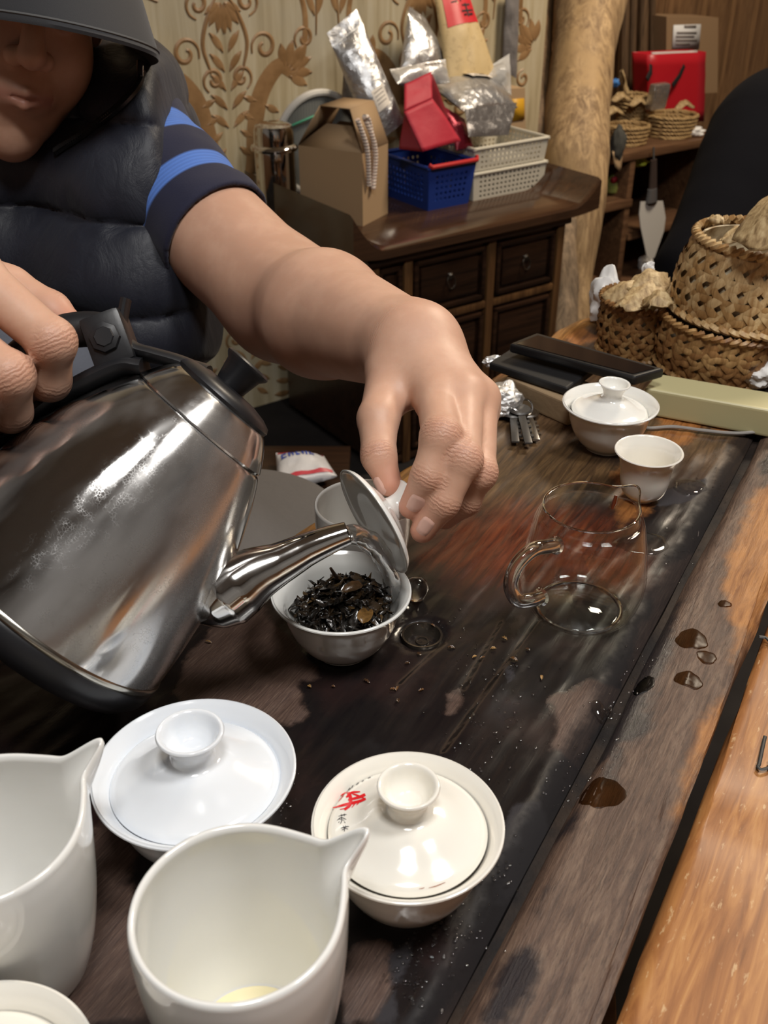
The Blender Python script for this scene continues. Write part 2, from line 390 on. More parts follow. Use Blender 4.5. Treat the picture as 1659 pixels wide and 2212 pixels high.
for (p, q, dpt) in CRACKS:     # cracks
    a, b_ = onz(*p)[:2], onz(*q)[:2]; e = b_-a; t = np.clip(((P3[:, :2]-a)@e)/(e@e), 0, 1)
    d = np.linalg.norm(P3[:, :2]-a-t[:, None]*e, axis=1); z -= dpt*np.exp(-(d/.0035)**2)
dd = np.linalg.norm(P3[:, :2]-DRAIN[:2], axis=1); z -= .006*np.clip((.018-dd)/.006, 0, 1); P3[:, 2] = z
fs = [(i*nv+j, i*nv+j+1, (i+1)*nv+j+1, (i+1)*nv+j) for i in range(nu-1) for j in range(nv-1)]
verts = list(map(tuple, P3))
loop = [i*nv for i in range(nu)] + [(nu-1)*nv+j for j in range(1, nv)] + [i*nv+nv-1 for i in range(nu-2, -1, -1)] + [j for j in range(nv-2, 0, -1)]
base = len(verts); cen = np.mean(P3, 0)
for r, (dz, k) in enumerate(((-.026, .0), (-.05, -.012), (-.075, -.03))):
    for i in loop: p = P3[i]; dirv = nrm((p-cen)*[1, 1, 0]); verts.append(tuple(np.array([p[0], p[1], 0]) + dirv*k + [0, 0, dz]))
L = len(loop)
for r in range(3):
    A = loop if r == 0 else list(range(base+(r-1)*L, base+r*L)); Bn = list(range(base+r*L, base+(r+1)*L))
    fs += [(A[i], Bn[i], Bn[(i+1) % L], A[(i+1) % L]) for i in range(L)]
fs.append(tuple(reversed(range(base+2*L, base+3*L))))
tt = NT('tabletop_wood')
NW = np.array(verts); Pxy = NW[:, :2]
def sdmin(polys): return np.min([poly_sd(q, Pxy) for q in polys], 0)
va = tt.obj((1, 1, 1), (0, 0, -math.radians(61))); grain = tt.noise(3, 8, .62, tt.n('ShaderNodeMapping', None, Vector=va, Scale=(6, 60, 20)).outputs[0], .8)
fine = tt.noise(2.2, 5, .7, tt.n('ShaderNodeMapping', None, Vector=va, Scale=(30, 420, 100)).outputs[0]); big = tt.noise(9, 5, .6); n1 = tt.noise(26, 6, .62)
wob = tt.math('MULTIPLY_ADD', n1, .034, -.017)
def msk(a, soft=.004, w=1.0): return tt.step(tt.math('ADD', tt.attr(a), tt.math('MULTIPLY', wob, w)), soft, -soft)
stain = tt.ramp(grain, [(.3, (.006, .005, .006)), (.55, (.010, .008, .008)), (.75, (.018, .012, .010))])
col = tt.mix(tt.step(big, .45, .7), stain, (.022, .010, .009))
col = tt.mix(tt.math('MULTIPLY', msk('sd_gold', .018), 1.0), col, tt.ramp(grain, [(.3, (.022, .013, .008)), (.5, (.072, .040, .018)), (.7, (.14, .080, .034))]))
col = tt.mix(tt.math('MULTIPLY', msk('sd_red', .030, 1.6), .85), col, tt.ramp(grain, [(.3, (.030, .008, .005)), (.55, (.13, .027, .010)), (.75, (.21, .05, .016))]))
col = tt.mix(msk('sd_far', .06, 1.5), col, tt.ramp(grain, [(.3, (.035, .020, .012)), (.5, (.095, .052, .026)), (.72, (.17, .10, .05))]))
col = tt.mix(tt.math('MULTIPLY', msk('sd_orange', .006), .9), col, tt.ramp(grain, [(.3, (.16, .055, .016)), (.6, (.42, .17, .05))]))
drym = msk('sd_dry', .003, .8)
col = tt.mix(tt.math('MULTIPLY', drym, .9), col, tt.ramp(fine, [(.3, (.045, .025, .020)), (.55, (.105, .062, .046)), (.75, (.19, .13, .095))]))
film_sheen = msk('sd_film_sheen', .002, .6); col = tt.mix(film_sheen, col, (.040, .038, .042))  # smooth wet film, its greyish reflection painted into the colour
honey = tt.step(tt.math('ADD', tt.attr('edge'), tt.math('MULTIPLY', wob, .5)), .040, .030)
col = tt.mix(honey, col, tt.ramp(grain, [(.3, (.11, .045, .012)), (.55, (.33, .15, .04)), (.75, (.46, .24, .075))]))
ck = tt.math('ADD', tt.attr('sd_crack'), tt.math('MULTIPLY', wob, .10)); col = tt.mix(tt.math('MULTIPLY', tt.step(ck, .0032, .0016), .12), col, (.20, .13, .08)); col = tt.mix(tt.step(ck, .0015, .0007), col, (.004, .003, .003))
gut = tt.step(tt.math('ADD', tt.attr('gut'), tt.math('MULTIPLY', wob, .8)), .024, .008); col = tt.mix(tt.math('MULTIPLY', gut, .85), col, (.010, .009, .010))
rough = tt.mixf(tt.step(big, .4, .65), .20, .32); rough = tt.mixf(drym, rough, .5); rough = tt.mixf(film_sheen, rough, .12); rough = tt.mixf(msk('sd_gold', .018), rough, .38); rough = tt.mixf(honey, rough, .3); rough = tt.mixf(gut, rough, .7)
tt.P(Base_Color=col, Roughness=rough, Specular_IOR_Level=tt.mixf(gut, .5, .12))
tt.bump(tt.math('ADD', tt.math('MULTIPLY', fine, tt.mixf(drym, .15, 1.0)), tt.math('MULTIPLY', n1, .4)), .22, .0015)
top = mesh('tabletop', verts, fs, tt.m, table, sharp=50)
attr(top, 'sd_dry', sdmin(DRY)); attr(top, 'sd_film_sheen', sdmin(FILM_SHEEN)); attr(top, 'sd_red', poly_sd(RED, Pxy)); attr(top, 'sd_gold', poly_sd(GOLD, Pxy)); attr(top, 'sd_orange', sdmin(ORANGE))
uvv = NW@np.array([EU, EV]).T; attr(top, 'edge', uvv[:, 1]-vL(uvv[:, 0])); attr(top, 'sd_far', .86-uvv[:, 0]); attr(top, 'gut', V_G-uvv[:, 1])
cd_ = np.full(len(Pxy), 9.)
for p, q, _ in CRACKS:
    a, b_ = onz(*p)[:2], onz(*q)[:2]; e = b_-a; t = np.clip(((Pxy-a)@e)/(e@e), 0, 1); cd_ = np.minimum(cd_, np.linalg.norm(Pxy-a-t[:, None]*e, axis=1))
attr(top, 'sd_crack', cd_)
# gutter + rail along the right side
def strip(name, m, prof, u0, u1, n, parent, wav=.0015, seed=0, z0=0.0):
    vs, fs = [], []; k = len(prof); us = np.linspace(u0, u1, n)
    for i, u in enumerate(us):
        for j, (v, zz) in enumerate(prof):
            w = wav*math.sin(u*17+j*.9+seed)+wav*.6*math.sin(u*43+j*1.7+seed*2)
            vs.append(tb(u, v + w*(1 if j not in (0, k-1) else 0), zz + z0 + .5*w))
    for i in range(n-1):
        for j in range(k): fs.append((i*k+j, (i+1)*k+j, (i+1)*k+(j+1) % k, i*k+(j+1) % k))
    fs += [tuple(range(k)), tuple(reversed(range((n-1)*k, n*k)))]
    return mesh(name, vs, fs, m, parent, sharp=50)
def arc(c, r, a0, a1, n): return [(c[0]+r*math.cos(math.radians(a0+(a1-a0)*i/n)), c[1]+r*math.sin(math.radians(a0+(a1-a0)*i/n))) for i in range(n+1)]
MT['gutter'] = mat('gutter_stain', (.008, .007, .008), .6, spec=.15, var=(20, (.03, .02, .015)), bump=(80, .4, .002))
strip('gutter', MT['gutter'], [(-.1135, -.060), (-.1135, -.010), (-.1085, -.0095), (-.100, -.0095), (-.100, -.060)], -.15, 1.42, 90, table, .0008, 2)
rl = NT('rail_wood'); vr = rl.obj((1, 1, 1), (0, 0, -math.radians(61)))
rg = rl.noise(2.6, 7, .66, rl.n('ShaderNodeMapping', None, Vector=vr, Scale=(7, 70, 40)).outputs[0], 1.0); rf = rl.noise(2., 5, .7, rl.n('ShaderNodeMapping', None, Vector=vr, Scale=(45, 300, 200)).outputs[0]); rn = rl.noise(24, 6, .62)
wr = rl.math('MULTIPLY_ADD', rn, .03, -.015)
c = rl.ramp(rg, [(.28, (.040, .025, .020)), (.5, (.115, .070, .050)), (.72, (.20, .135, .095))])
c = rl.mix(rl.math('MULTIPLY', rl.step(rf, .48, .66), .6), c, (.045, .028, .022))
c = rl.mix(rl.math('MULTIPLY', rl.step(rl.math('ADD', rl.attr('sd_orange'), wr), .006, -.006), .92), c, rl.ramp(rg, [(.3, (.20, .075, .025)), (.6, (.44, .20, .065))]))
c = rl.mix(rl.math('MULTIPLY', rl.step(rl.math('ADD', rl.attr('sd_black'), wr), .006, -.004), .93), c, (.014, .013, .017))
wet = rl.step(rl.math('ADD', rl.attr('sd_black'), wr), .006, -.004)
rl.P(Base_Color=c, Roughness=rl.mixf(wet, rl.mixf(rl.step(rn, .4, .6), .55, .42), .24)); rl.bump(rl.math('ADD', rf, rg), .5, .0016)
prof = [(-.108, -.06), (-.108, -.012), (-.104, -.003), (-.098, .0015)] + [(-.098+.042*i/8, .0015+.0030*math.sin(i/8*2.2)) for i in range(1, 9)] + arc((-.0555, -.004), .0075, 80, -10, 6) + [(-.0480, -.012), (-.058, -.026), (-.062, -.06)]
rail = strip('side_rail', rl.m, prof, -.15, 1.42, 200, table, .0014, 5)
RP = np.array([q.co for q in rail.data.vertices])
attr(rail, 'sd_orange', np.min([poly_sd(px_poly(q), RP) for q in ([(1700, 1020), (1620, 1085), (1570, 1220), (1560, 1300), (1590, 1360), (1575, 1440), (1640, 1330), (1700, 1250)], [(1475, 1680), (1560, 1500), (1566, 1530), (1490, 1690)], [(1450, 1770), (1500, 1640), (1520, 1630), (1470, 1760)])], 0))
attr(rail, 'sd_black', np.min([poly_sd(px_poly(q), RP) for q in ([(1270, 1620), (1330, 1520), (1380, 1420), (1440, 1300), (1470, 1290), (1445, 1400), (1400, 1530), (1330, 1640), (1290, 1650)], [(1195, 1790), (1240, 1740), (1240, 1790), (1210, 1800)], [(1160, 1960), (1190, 1910), (1180, 1950), (1165, 1975)], [(1030, 2212), (1080, 2110), (1140, 2070), (1150, 2090), (1110, 2212)], [(1300, 1690), (1310, 1640), (1340, 1600), (1345, 1640), (1320, 1700)], [(1640, 1010), (1690, 930), (1700, 980), (1650, 1060)], [(1330, 1580), (1400, 1540), (1400, 1580), (1360, 1610)])], 0))
b = B()                                               # pedestal of the table
pp = tb(.62, -.25)
b.lathe([(.0, -.70), (.17, -.70), (.15, -.5), (.11, -.35), (.12, -.2), (.16, -.075), (0, -.075)], 28, (pp[0], pp[1], 0), lambda x, y, z, a: (x*(1+.12*math.sin(3*a+z*6)), y*(1+.1*math.sin(4*a+1)), z)); b.build('pedestal', MT['shelf_wood'], table)
b = B(); b.box((pp[0], pp[1], -.725), (.38, .38, .05), bev=.01); b.build('pedestal_foot', MT['shelf_wood'], table)
MT['drain'] = mat('drain_steel', (.10, .085, .07), .15, .8, bump=(120, .3, .001))
b = B(); b.lathe([(.0, -.0058), (.0034, -.0058), (.0038, -.0048), (.0047, -.0048), (.005, -.0058), (.0098, -.0056), (.0120, -.003), (.0133, .0006), (.0148, .0008), (.0156, -.002), (.0156, -.01), (0, -.01)], 40, DRAIN); b.build('drain', MT['drain'], table)['label'] = 'small round metal drain sunk in the tabletop'
# orange plank bench at the lower right
MT['bench'] = None
bn = NT('varnished_pine'); v2 = bn.obj((1, 1, 1), (0, 0, -math.radians(61))); g = bn.noise(2.4, 7, .6, bn.n('ShaderNodeMapping', None, Vector=v2, Scale=(5, 45, 20)).outputs[0], 1.1); sp = bn.noise(1.6, 4, .6, bn.n('ShaderNodeMapping', None, Vector=v2, Scale=(60, 170, 60)).outputs[0])
c = bn.ramp(g, [(.28, (.17, .062, .020)), (.48, (.31, .125, .040)), (.62, (.42, .19, .062)), (.78, (.50, .27, .10))]); c = bn.mix(bn.math('MULTIPLY', bn.step(sp, .60, .72), .6), c, (.66, .47, .26)); c = bn.mix(bn.math('MULTIPLY', bn.step(bn.noise(7, 5), .62, .7), .8), c, (.30, .12, .045))
bn.P(Base_Color=c, Roughness=.45, Coat_Weight=.08, Coat_Roughness=.3); bn.bump(g, .15, .001)
bench = thing('plank_bench', 'long varnished orange pine board alongside the table rail at the lower right', 'bench')
prof = [(-.028, -.055), (-.034, -.03)] + arc((-.028, -.010), .008, 190, 90, 5) + [(.06, -.001), (.16, -.002)] + arc((.245, -.010), .008, 90, -10, 5) + [(.253, -.03), (.247, -.055)]
strip('bench_board', bn.m, [(v-.005, z) for v, z in prof], -.15, 1.02, 80, bench, .0012, 8, -.012)
for q, w in ((0.02, .0), (.86, .0)):
    b = B(); c0 = tb(q, .11); b.box((c0[0], c0[1], -.41), (.07, .24, .68), np.array([[EU[0], EV[0], 0], [EU[1], EV[1], 0], [0, 0, 1]]), bev=.006); b.build('leg', bn.m, bench)
MT['ink'] = mat('black_ink', (.008, .008, .01), .5)
b = B(); q = [onz(x, y, -.0115) for x, y in ((1653, 1590), (1648, 1612), (1640, 1650), (1637, 1655), (1645, 1662), (1664, 1655), (1664, 1640))]
b.tube(smooth_path(q, 24), .0012, 6, flat=((0, 0, 1), .3)); b.build('ink_mark', MT['ink'], bench)
b = B(); q = [onz(x, y, -.0115) for x, y in ((1640, 1375), (1655, 1378), (1668, 1390), (1680, 1388))]; b.tube(smooth_path(q, 16), .0016, 6, flat=((0, 0, 1), .5)); b.build('crack', MT['ink'], bench)
# ================================================================ porcelain
def bowl_prof(R, h, t=.0022):
    X = [.40, .425, .455, .60, .735, .80, .835, .875, .94, 1.0]; Z = [0, .015, .06, .20, .42, .60, .74, .86, .95, 1.0]
    out = pchip([x*R for x in X], [z*h for z in Z], 60)
    inn = []
    for i, (r, z) in enumerate(out):
        a, b_ = np.array(out[max(i-1, 0)]), np.array(out[min(i+1, len(out)-1)]); tg = nrm(b_-a); n = np.array([-tg[1], tg[0]])
        q = np.array([r, z])+n*t*(1.0 if z > .1*h else 1.4); inn.append((max(q[0], .001), max(q[1], .004)))
    inn = [q for q in inn if q[1] > .0055][::-1]
    lip = [(R-.0002, h+.0009), (R-.0012, h+.0012)]
    return [(0, .0022), (.36*R, .0020), (.385*R, 0)] + out + lip + inn + [(.3*R, .0052), (0, .0050)]
def lid_prof(r, rise, kr, kh, t=.002):                 # z = 0 at the rim of the lid
    top = pchip([r, r*.93, r*.75, r*.5, kr*.80], [0, .0032, rise*.45, rise*.82, rise], 40)
    under = [(x-.0004, max(z-t, -.0004)) for x, z in top[::-1] if x > kr*.8]
    k0 = rise
    knob = pchip([kr*.66, kr*.60, kr*.68, kr*.90, kr*1.0], [k0+.0012, k0+kh*.30, k0+kh*.55, k0+kh*.86, k0+kh*.97], 24)
    cup = pchip([kr*1.0, kr*.95, kr*.82, kr*.66, kr*.4], [k0+kh*.98, k0+kh*1.04, k0+kh*.97, k0+kh*.60, k0+kh*.36], 20)
    return [(0, rise-t)] + under[::-1][::-1] and [(0, rise-t)] + sorted([(x, z) for x, z in under], key=lambda q: q[0]) + [(r-.0008, -.0006), (r, -.0002)] + top + knob + cup + [(0, k0+kh*.33)]
def lid_seat(R, h, lidr):                             # height where the lid meets the flaring wall
    pr = bowl_prof(R, h)[3:63]; return float(np.interp(R*lidr+.0030, [q[0] for q in pr], [q[1] for q in pr]))
def gaiwan(rim_px, R, h, m, label, lid=True, lidr=.80, rise=.0125, kr=.31, kh=.017, tilt=(0, 0), dz=0, name='gaiwan', group=None):
    c = onz(rim_px[0], rim_px[1], h); t = thing(name, label, 'tea bowl', (c[0], c[1], 0), group=group)
    b = B(); b.lathe(bowl_prof(R, h), 96); b.build('bowl', m, t, sharp=60)
    if lid:
        b = B(); b.lathe(lid_prof(R*lidr, rise, R*kr, kh), 96); l = b.build('lid', m, t, sharp=60)
        l.location = (0, 0, lid_seat(R, h, lidr)+dz); l.rotation_euler = (tilt[0], tilt[1], 0)
    return t
main = gaiwan((737, 1277), .0482, .050, MT['glaze'], 'open white porcelain gaiwan full of wet dark tea leaves under the kettle spout', lid=False)
gl = gaiwan((420, 1662), .0550, .055, MT['glaze_cool'], 'plain unmarked white lidded gaiwan standing between the kettle base and the two white pitchers', lidr=.835, rise=.0150, kr=.33, kh=.019, tilt=(-.03, .0), dz=-.001)
gr = gaiwan((881, 1778), .0494, .055, MT['glaze_cream'], 'cream white lidded gaiwan with a red emblem and black characters on its lid', lidr=.828, dz=.0015, rise=.0140, kr=.32, kh=.018)
gb = gaiwan((1319, 872), .0448, .046, MT['glaze'], 'white lidded gaiwan standing in front of the black tablets', lidr=.80, rise=.0120, kr=.33, kh=.016, tilt=(.0, .05))
# red brush emblem and black characters printed on the lid of the cream gaiwan
def lid_surface(t, R, h, lidr, rise):
    tp = pchip([R*lidr, R*lidr*.93, R*lidr*.75, R*lidr*.5, R*.32*.8], [0, .0032, rise*.45, rise*.82, rise], 40)[::-1]
    rr, zz = [q[0] for q in tp], [q[1] for q in tp]
    return lambda x, y: float(np.interp(math.hypot(x, y), rr, zz)) + lid_seat(R, h, lidr) + .0015
SURF = lid_surface(gr, .0494, .055, .828, .014); GC = np.array(gr.location)
def on_lid(px, py):
    z = .06
    for _ in range(8): p = onz(px, py, z); z = SURF(p[0]-GC[0], p[1]-GC[1]) + .00025
    return onz(px, py, z)-GC
RED_PR, BLK_PR = mat('red_print', (.70, .015, .02), .2), mat('black_print', (.015, .015, .02), .25)
def brush(strokes, name, m, parent, n=14):
    bb = B()
    for pts, w in strokes:
        P = [p for p in smooth_path([np.array((*p, 0.)) for p in pts], n)]; k = len(P); vs = []
        for i, p in enumerate(P):
            t = nrm(P[min(i+1, k-1)]-P[max(i-1, 0)]); nn = np.array([-t[1], t[0], 0]); s = i/(k-1)
            q = .62*(w[0]*(1-s)**2+2*w[1]*s*(1-s)+w[2]*s*s)
            for sg in (1, 0, -1): vs.append(on_lid(*(p+nn*q*sg)[:2]))
        bb.add(vs, [(3*i+j, 3*i+j+1, 3*i+4+j, 3*i+3+j) for i in range(k-1) for j in (0, 1)])
    return bb.build(name, m, parent)
brush([([(719, 1745), (745, 1738), (775, 1731), (790, 1725)], (2, 7, 4)), ([(744, 1749), (756, 1738), (757, 1722), (752, 1712)], (4, 7, 6)),
       ([(748, 1722), (760, 1712), (778, 1710)], (3, 5, 2)), ([(752, 1728), (775, 1722), (789, 1716)], (3, 6, 5)), ([(760, 1714), (772, 1718), (786, 1724)], (1, 5, 2)),
       ([(736, 1718), (745, 1713), (752, 1710)], (1, 3, 1)), ([(731, 1731), (738, 1722), (742, 1718)], (1, 2.4, 1)), ([(760, 1744), (765, 1738), (768, 1733)], (1, 2.6, 1)), ([(770, 1739), (774, 1735), (776, 1731)], (1, 2, 1)), ([(734, 1748), (741, 1747), (748, 1744)], (1, 2, 1))],
      'red_emblem', RED_PR, gr)['label'] = 'red brush-stroke emblem printed on the lid'
brush([([(731, 1763), (742, 1760), (749, 1759)], (.6, 2.2, .6)), ([(737, 1758), (738, 1764), (737, 1768)], (.6, 1.6, .6)), ([(744, 1757), (744, 1763)], (.6, 1.4, .6)), ([(728, 1772), (737, 1766), (748, 1770)], (.6, 2, .8)), ([(738, 1766), (738, 1773), (735, 1780)], (.8, 2, .6)), ([(731, 1777), (734, 1774)], (.6, 1.5, .6)), ([(743, 1774), (746, 1778)], (.6, 1.5, .6)), ([(731, 1769), (744, 1772)], (.5, 1.2, .5)),
       ([(736, 1789), (746, 1786), (754, 1785)], (.8, 2.4, .8)), ([(746, 1782), (745, 1789), (738, 1793)], (.6, 1.8, .8)), ([(741, 1783), (744, 1788), (752, 1791)], (.6, 2, .8)), ([(744, 1789), (744, 1796)], (.8, 2, 1)),
       ([(752, 1707), (757, 1702)], (2, 3, 2)), ([(759, 1702), (763, 1696)], (1, 2.6, 1)), ([(769, 1695), (775, 1690)], (1, 2, 1)), ([(781, 1688), (786, 1685)], (.6, 1.8, .6)), ([(794, 1681), (801, 1678)], (.6, 1.8, .6)), ([(755, 1697), (760, 1694)], (.6, 1.2, .6))], 'black_characters', BLK_PR, gr)['label'] = 'small black brush characters printed on the lid'
TEA = mat('tea_stain', (.30, .09, .03), .3); TEAY = mat('tea_tint', (.72, .62, .28), .15)
brush([([(905, 1920), (912, 1919), (917, 1917)], (.6, 2, .6)), ([(926, 1918), (942, 1914), (962, 1906)], (.6, 2.4, .8))], 'tea_stain', TEA, gr)
def pitcher(rim_px, R, h, sp_ang, m, label, group=None, tea=False):
    c = onz(rim_px[0], rim_px[1], h); t = thing('fairness_pitcher', label, 'pitcher', (c[0], c[1], 0), group=group)
    out = pchip([R*.66, R*.72, R*.83, R*.935, R*.99, R*1.0, R*.985], [0, .006, .024, .052, .076, .092, h-.0015], 60); th = .0034
    inn = [(max(r-th-.0012*max(0, 1-z/.03), .001), max(z, .006)) for r, z in out if z > .006][::-1]
    prof = [(0, .002), (R*.6, .0018), (R*.63, 0)] + out + [(R*.985-.0006, h+.0008), (R*.985-.0017, h+.0012), (R*.985-.0028, h+.0006)] + inn + [(R*.4, .0055), (0, .005)]
    def dfm(x, y, z, a):
        d = (a-sp_ang+math.pi) % (2*math.pi)-math.pi; k = max(0., min(1., (z-.66*h)/(.34*h))); k = k*k*(3-2*k)
        w = math.exp(-(abs(d)/.125)**2.6); wide = math.exp(-(d/.36)**2); q = .0150*k*k*w + .0052*k*wide
        r = math.hypot(x, y); rr = r+q; sd = math.sin(d)*rr; 
        aa = a - d*.30*k*w
        return rr*math.cos(aa), rr*math.sin(aa), z + .0055*k*k*w + .0015*k*wide
    b = B(); b.lathe(prof, 300, deform=dfm); b.build('body', m, t, sharp=70)
    if tea:
        b = B(); b.lathe([(0, .0075), (R*.60, .0075), (R*.62, .0078)], 48); b.build('tea', mat('pale_tea', (.80, .72, .46), .05, coat=.5), t)['label'] = 'last drops of pale yellow tea'
    return t
MT['glaze_pitch'] = white_glaze('pitcher_porcelain', (.79, .785, .76))
pitcher((512, 1962), .0452, .104, math.radians(33), MT['glaze_pitch'], 'white porcelain fairness pitcher whose spout overlaps the red emblem gaiwan', tea=True)
pitcher((-38, 1785), .0452, .104, math.radians(47), MT['glaze_pitch'], 'white porcelain fairness pitcher cut off by the left frame edge')
# lidded bowl of which only the lid's rim shows in the corner
gaiwan((-62, 2368), .0490, .060, MT['glaze_cream'], 'white lidded bowl whose edge peeks in at the bottom left corner', lidr=.82)
# white cylinder cup behind the pouring
def cup(px, R, h, prof, m, label, name='teacup'):
    c = onz(px[0], px[1], h); t = thing(name, label, 'cup', (c[0], c[1], 0)); out = pchip([q[0]*R for q in prof], [q[1]*h for q in prof], 40)
    inn = [(max(r-.0022, .001), max(z, .005)) for r, z in out if z > .004][::-1]
    b = B(); b.lathe([(0, .002), (out[0][0]*.85, .002)] + out + [(out[-1][0]-.0006, h+.0008), (out[-1][0]-.0017, h+.0006)] + inn + [(0, .005)], 80); b.build('body', m, t, sharp=60); return t
cup((783, 1088), .0372, .054, [(.72, 0), (.80, .03), (.90, .15), (.97, .4), (1.0, .75), (1.0, 1.0)], MT['glaze_grey'], 'straight sided white cup half hidden behind the hand held lid')
cup((1402, 974), .0292, .047, [(.36, 0), (.40, .03), (.62, .16), (.72, .38), (.76, .62), (.84, .84), (1.0, 1.0)], MT['glaze_cream'], 'small empty white cup with a flared rim beside the glass jug')
# ================================================================ the lid held over the bowl
def frame(z, x):
    z = nrm(z); x = nrm(np.asarray(x)-z*np.dot(x, z)); y = np.cross(z, x); return Matrix(((x[0], y[0], z[0]), (x[1], y[1], z[1]), (x[2], y[2], z[2])))
LIDC = at(806, 1127, .683); LIDN = nrm(.815*CAMR + .50*CAMU + .25*CAMF)
lidt = thing('porcelain_cover', 'white porcelain lid held tilted between thumb and fingers over the open bowl', 'lid', LIDC, frame(LIDN, CAMU))
b = B(); b.lathe(lid_prof(.0402, .0130, .0150, .0175), 96); b.build('lid_dome', MT['glaze'], lidt, sharp=60)
# ================================================================ kettle
KD = .62; KK = KD/F_PX; KX = nrm(.75*CAMR-.66*CAMU); KZ = nrm(.66*CAMR+.75*CAMU); KY = CAMF
KS0 = np.array([433., 918.]); KB = 575*KK
def kl(px, py, ly=0.0):                               # photograph point -> kettle's own axes
    dx, dy = px-KS0[0], py-KS0[1]; return np.array([(.75*dx+.66*dy)*KK, ly, (.66*dx-.75*dy)*KK+KB])
def ka(s, a, ly=0.0): return np.array([s*KK, ly, a*KK+KB])
KO = at(KS0[0], KS0[1], KD) - KZ*KB
kettle = thing('kettle', 'tilted stainless steel kettle with black lid and base pouring hot water', 'kettle', KO, Matrix(np.array([KX, KY, KZ]).T.tolist()))
ks = NT('kettle_steel'); n1 = ks.noise(60, 6, .7, None, 2.0); n2 = ks.noise(9, 4, .6, ks.obj((1.6, 1.6, .30))); vor = ks.n('ShaderNodeTexVoronoi', {'feature': 'DISTANCE_TO_EDGE'}, Scale=95.0).outputs['Distance']
scale = ks.math('MULTIPLY', ks.step(vor, .10, .0), ks.step(n1, .42, .62)); film = ks.step(n2, .40, .64)
ks.P(Base_Color=ks.mix(ks.math('MULTIPLY', scale, .35), (.63, .62, .61), (.46, .46, .46)), Metallic=ks.mixf(film, 1.0, .86), Roughness=ks.math('ADD', ks.mixf(film, .06, .26), ks.math('MULTIPLY', scale, .10)), Anisotropic=.85, Anisotropic_Rotation=.25, Tangent=ks.n('ShaderNodeTangent', {'direction_type': 'RADIAL', 'axis': 'Z'}))
PX = lambda *q: [(r*KK, a*KK+KB) for r, a in q]
prof = pchip([160, 172, 190, 212, 246, 272, 294, 303, 300], [0, -10, -40, -85, -170, -265, -400, -485, -500], 90)
b = B(); b.lathe(PX((0, -490)) + [(0, -498*KK+KB)] + [(r*KK, a*KK+KB) for r, a in prof[::-1]] + PX((158, 2), (150, 2), (0, 2)), 128); b.build('body', ks.m, kettle, sharp=40)
b = B(); b.lathe([(r*KK, a*KK+KB) for r, a in [(0, 80)]+pchip([108, 128, 150, 163, 167], [78, 62, 32, 10, 3], 30)] + PX((166, -1), (160, -2), (0, 1)), 128); lidk = b.build('lid', ks.m, kettle, sharp=40)
b = B(); b.lathe(PX((0, 70), (118, 70), (121, 78), (116, 88), (95, 97), (60, 104), (0, 106)), 72); b.build('lid_cap', MT['black'], lidk, sharp=45)
b = B(); b.lathe(PX((0, 104), (34, 104), (36, 110), (44, 150), (53, 160), (55, 166), (50, 171), (0, 172)), 48, ka(-8, 0)*[1, 1, 0] + np.array([0, 0, 0])); b.build('lid_knob', MT['black'], lidk, sharp=45)
b = B(); b.tube(smooth_path([ka(-60, 92), ka(-120, 72), ka(-175, 46), ka(-215, 28), ka(-262, 26)], 20), [46*KK, 46*KK, 42*KK]+[38*KK]*100, 14, flat=((0, 0, 1), .45)); b.build('lid_arm', MT['black'], lidk)
b = B(); b.lathe(PX((0, -575), (262, -575), (286, -568), (304, -545), (309, -510), (305, -503), (296, -500), (0, -500)), 128); b.build('base', MT['black'], kettle, sharp=40)
b = B(); b.lathe(PX((299, -508), (306, -503), (308, -496), (305, -488), (300, -486)), 128); b.build('base_ring', mat('clouded_steel_ring', (.55, .53, .47), .22, 1.), kettle, sharp=80)
sp_old = [(450, 1250), (506, 1266), (554, 1243), (604, 1217), (660, 1189), (715, 1164), (752, 1152)]; sp_r = [72, 77, 58, 45, 36, 31, 26]
SPN = [(258, -322, 8), (266, -304, 34), (275, -276, 60), (283, -240, 75), (292, -200, 71), (304, -160, 60), (326, -111, 46), (349, -53, 37), (373, -3, 31), (394, 35, 26)]
path = smooth_path([ka(s_, a_) for s_, a_, _ in SPN], 54); rr = np.interp(np.linspace(0, 1, len(path)), np.linspace(0, 1, len(SPN)), [q[2] for q in SPN])*KK
b = B(); b.tube(path, list(rr), 40, cap=False); n = len(path)
inner = [p for p in path[::-1][:14]]; b.tube([path[-1]+(path[-1]-path[-2])*.08]+inner, [rr[-1]*.93]+[q*.9 for q in rr[::-1][:14]], 40, cap=False); b.build('spout', MT['chrome'], kettle, sharp=60)
b = B(); fl_c = kl(486, 1267); tdir = nrm(kl(500, 1271)-kl(450, 1254))
ringp = []
u1 = np.array([0, 1., 0]); u2 = nrm(np.cross(tdir, u1)); R0 = 72*KK
b.tube([fl_c + R0*(math.cos(q)*u1*1.0+math.sin(q)*u2) for q in np.linspace(0, 2*math.pi, 60)], 5*KK, 8, cap=False); pass
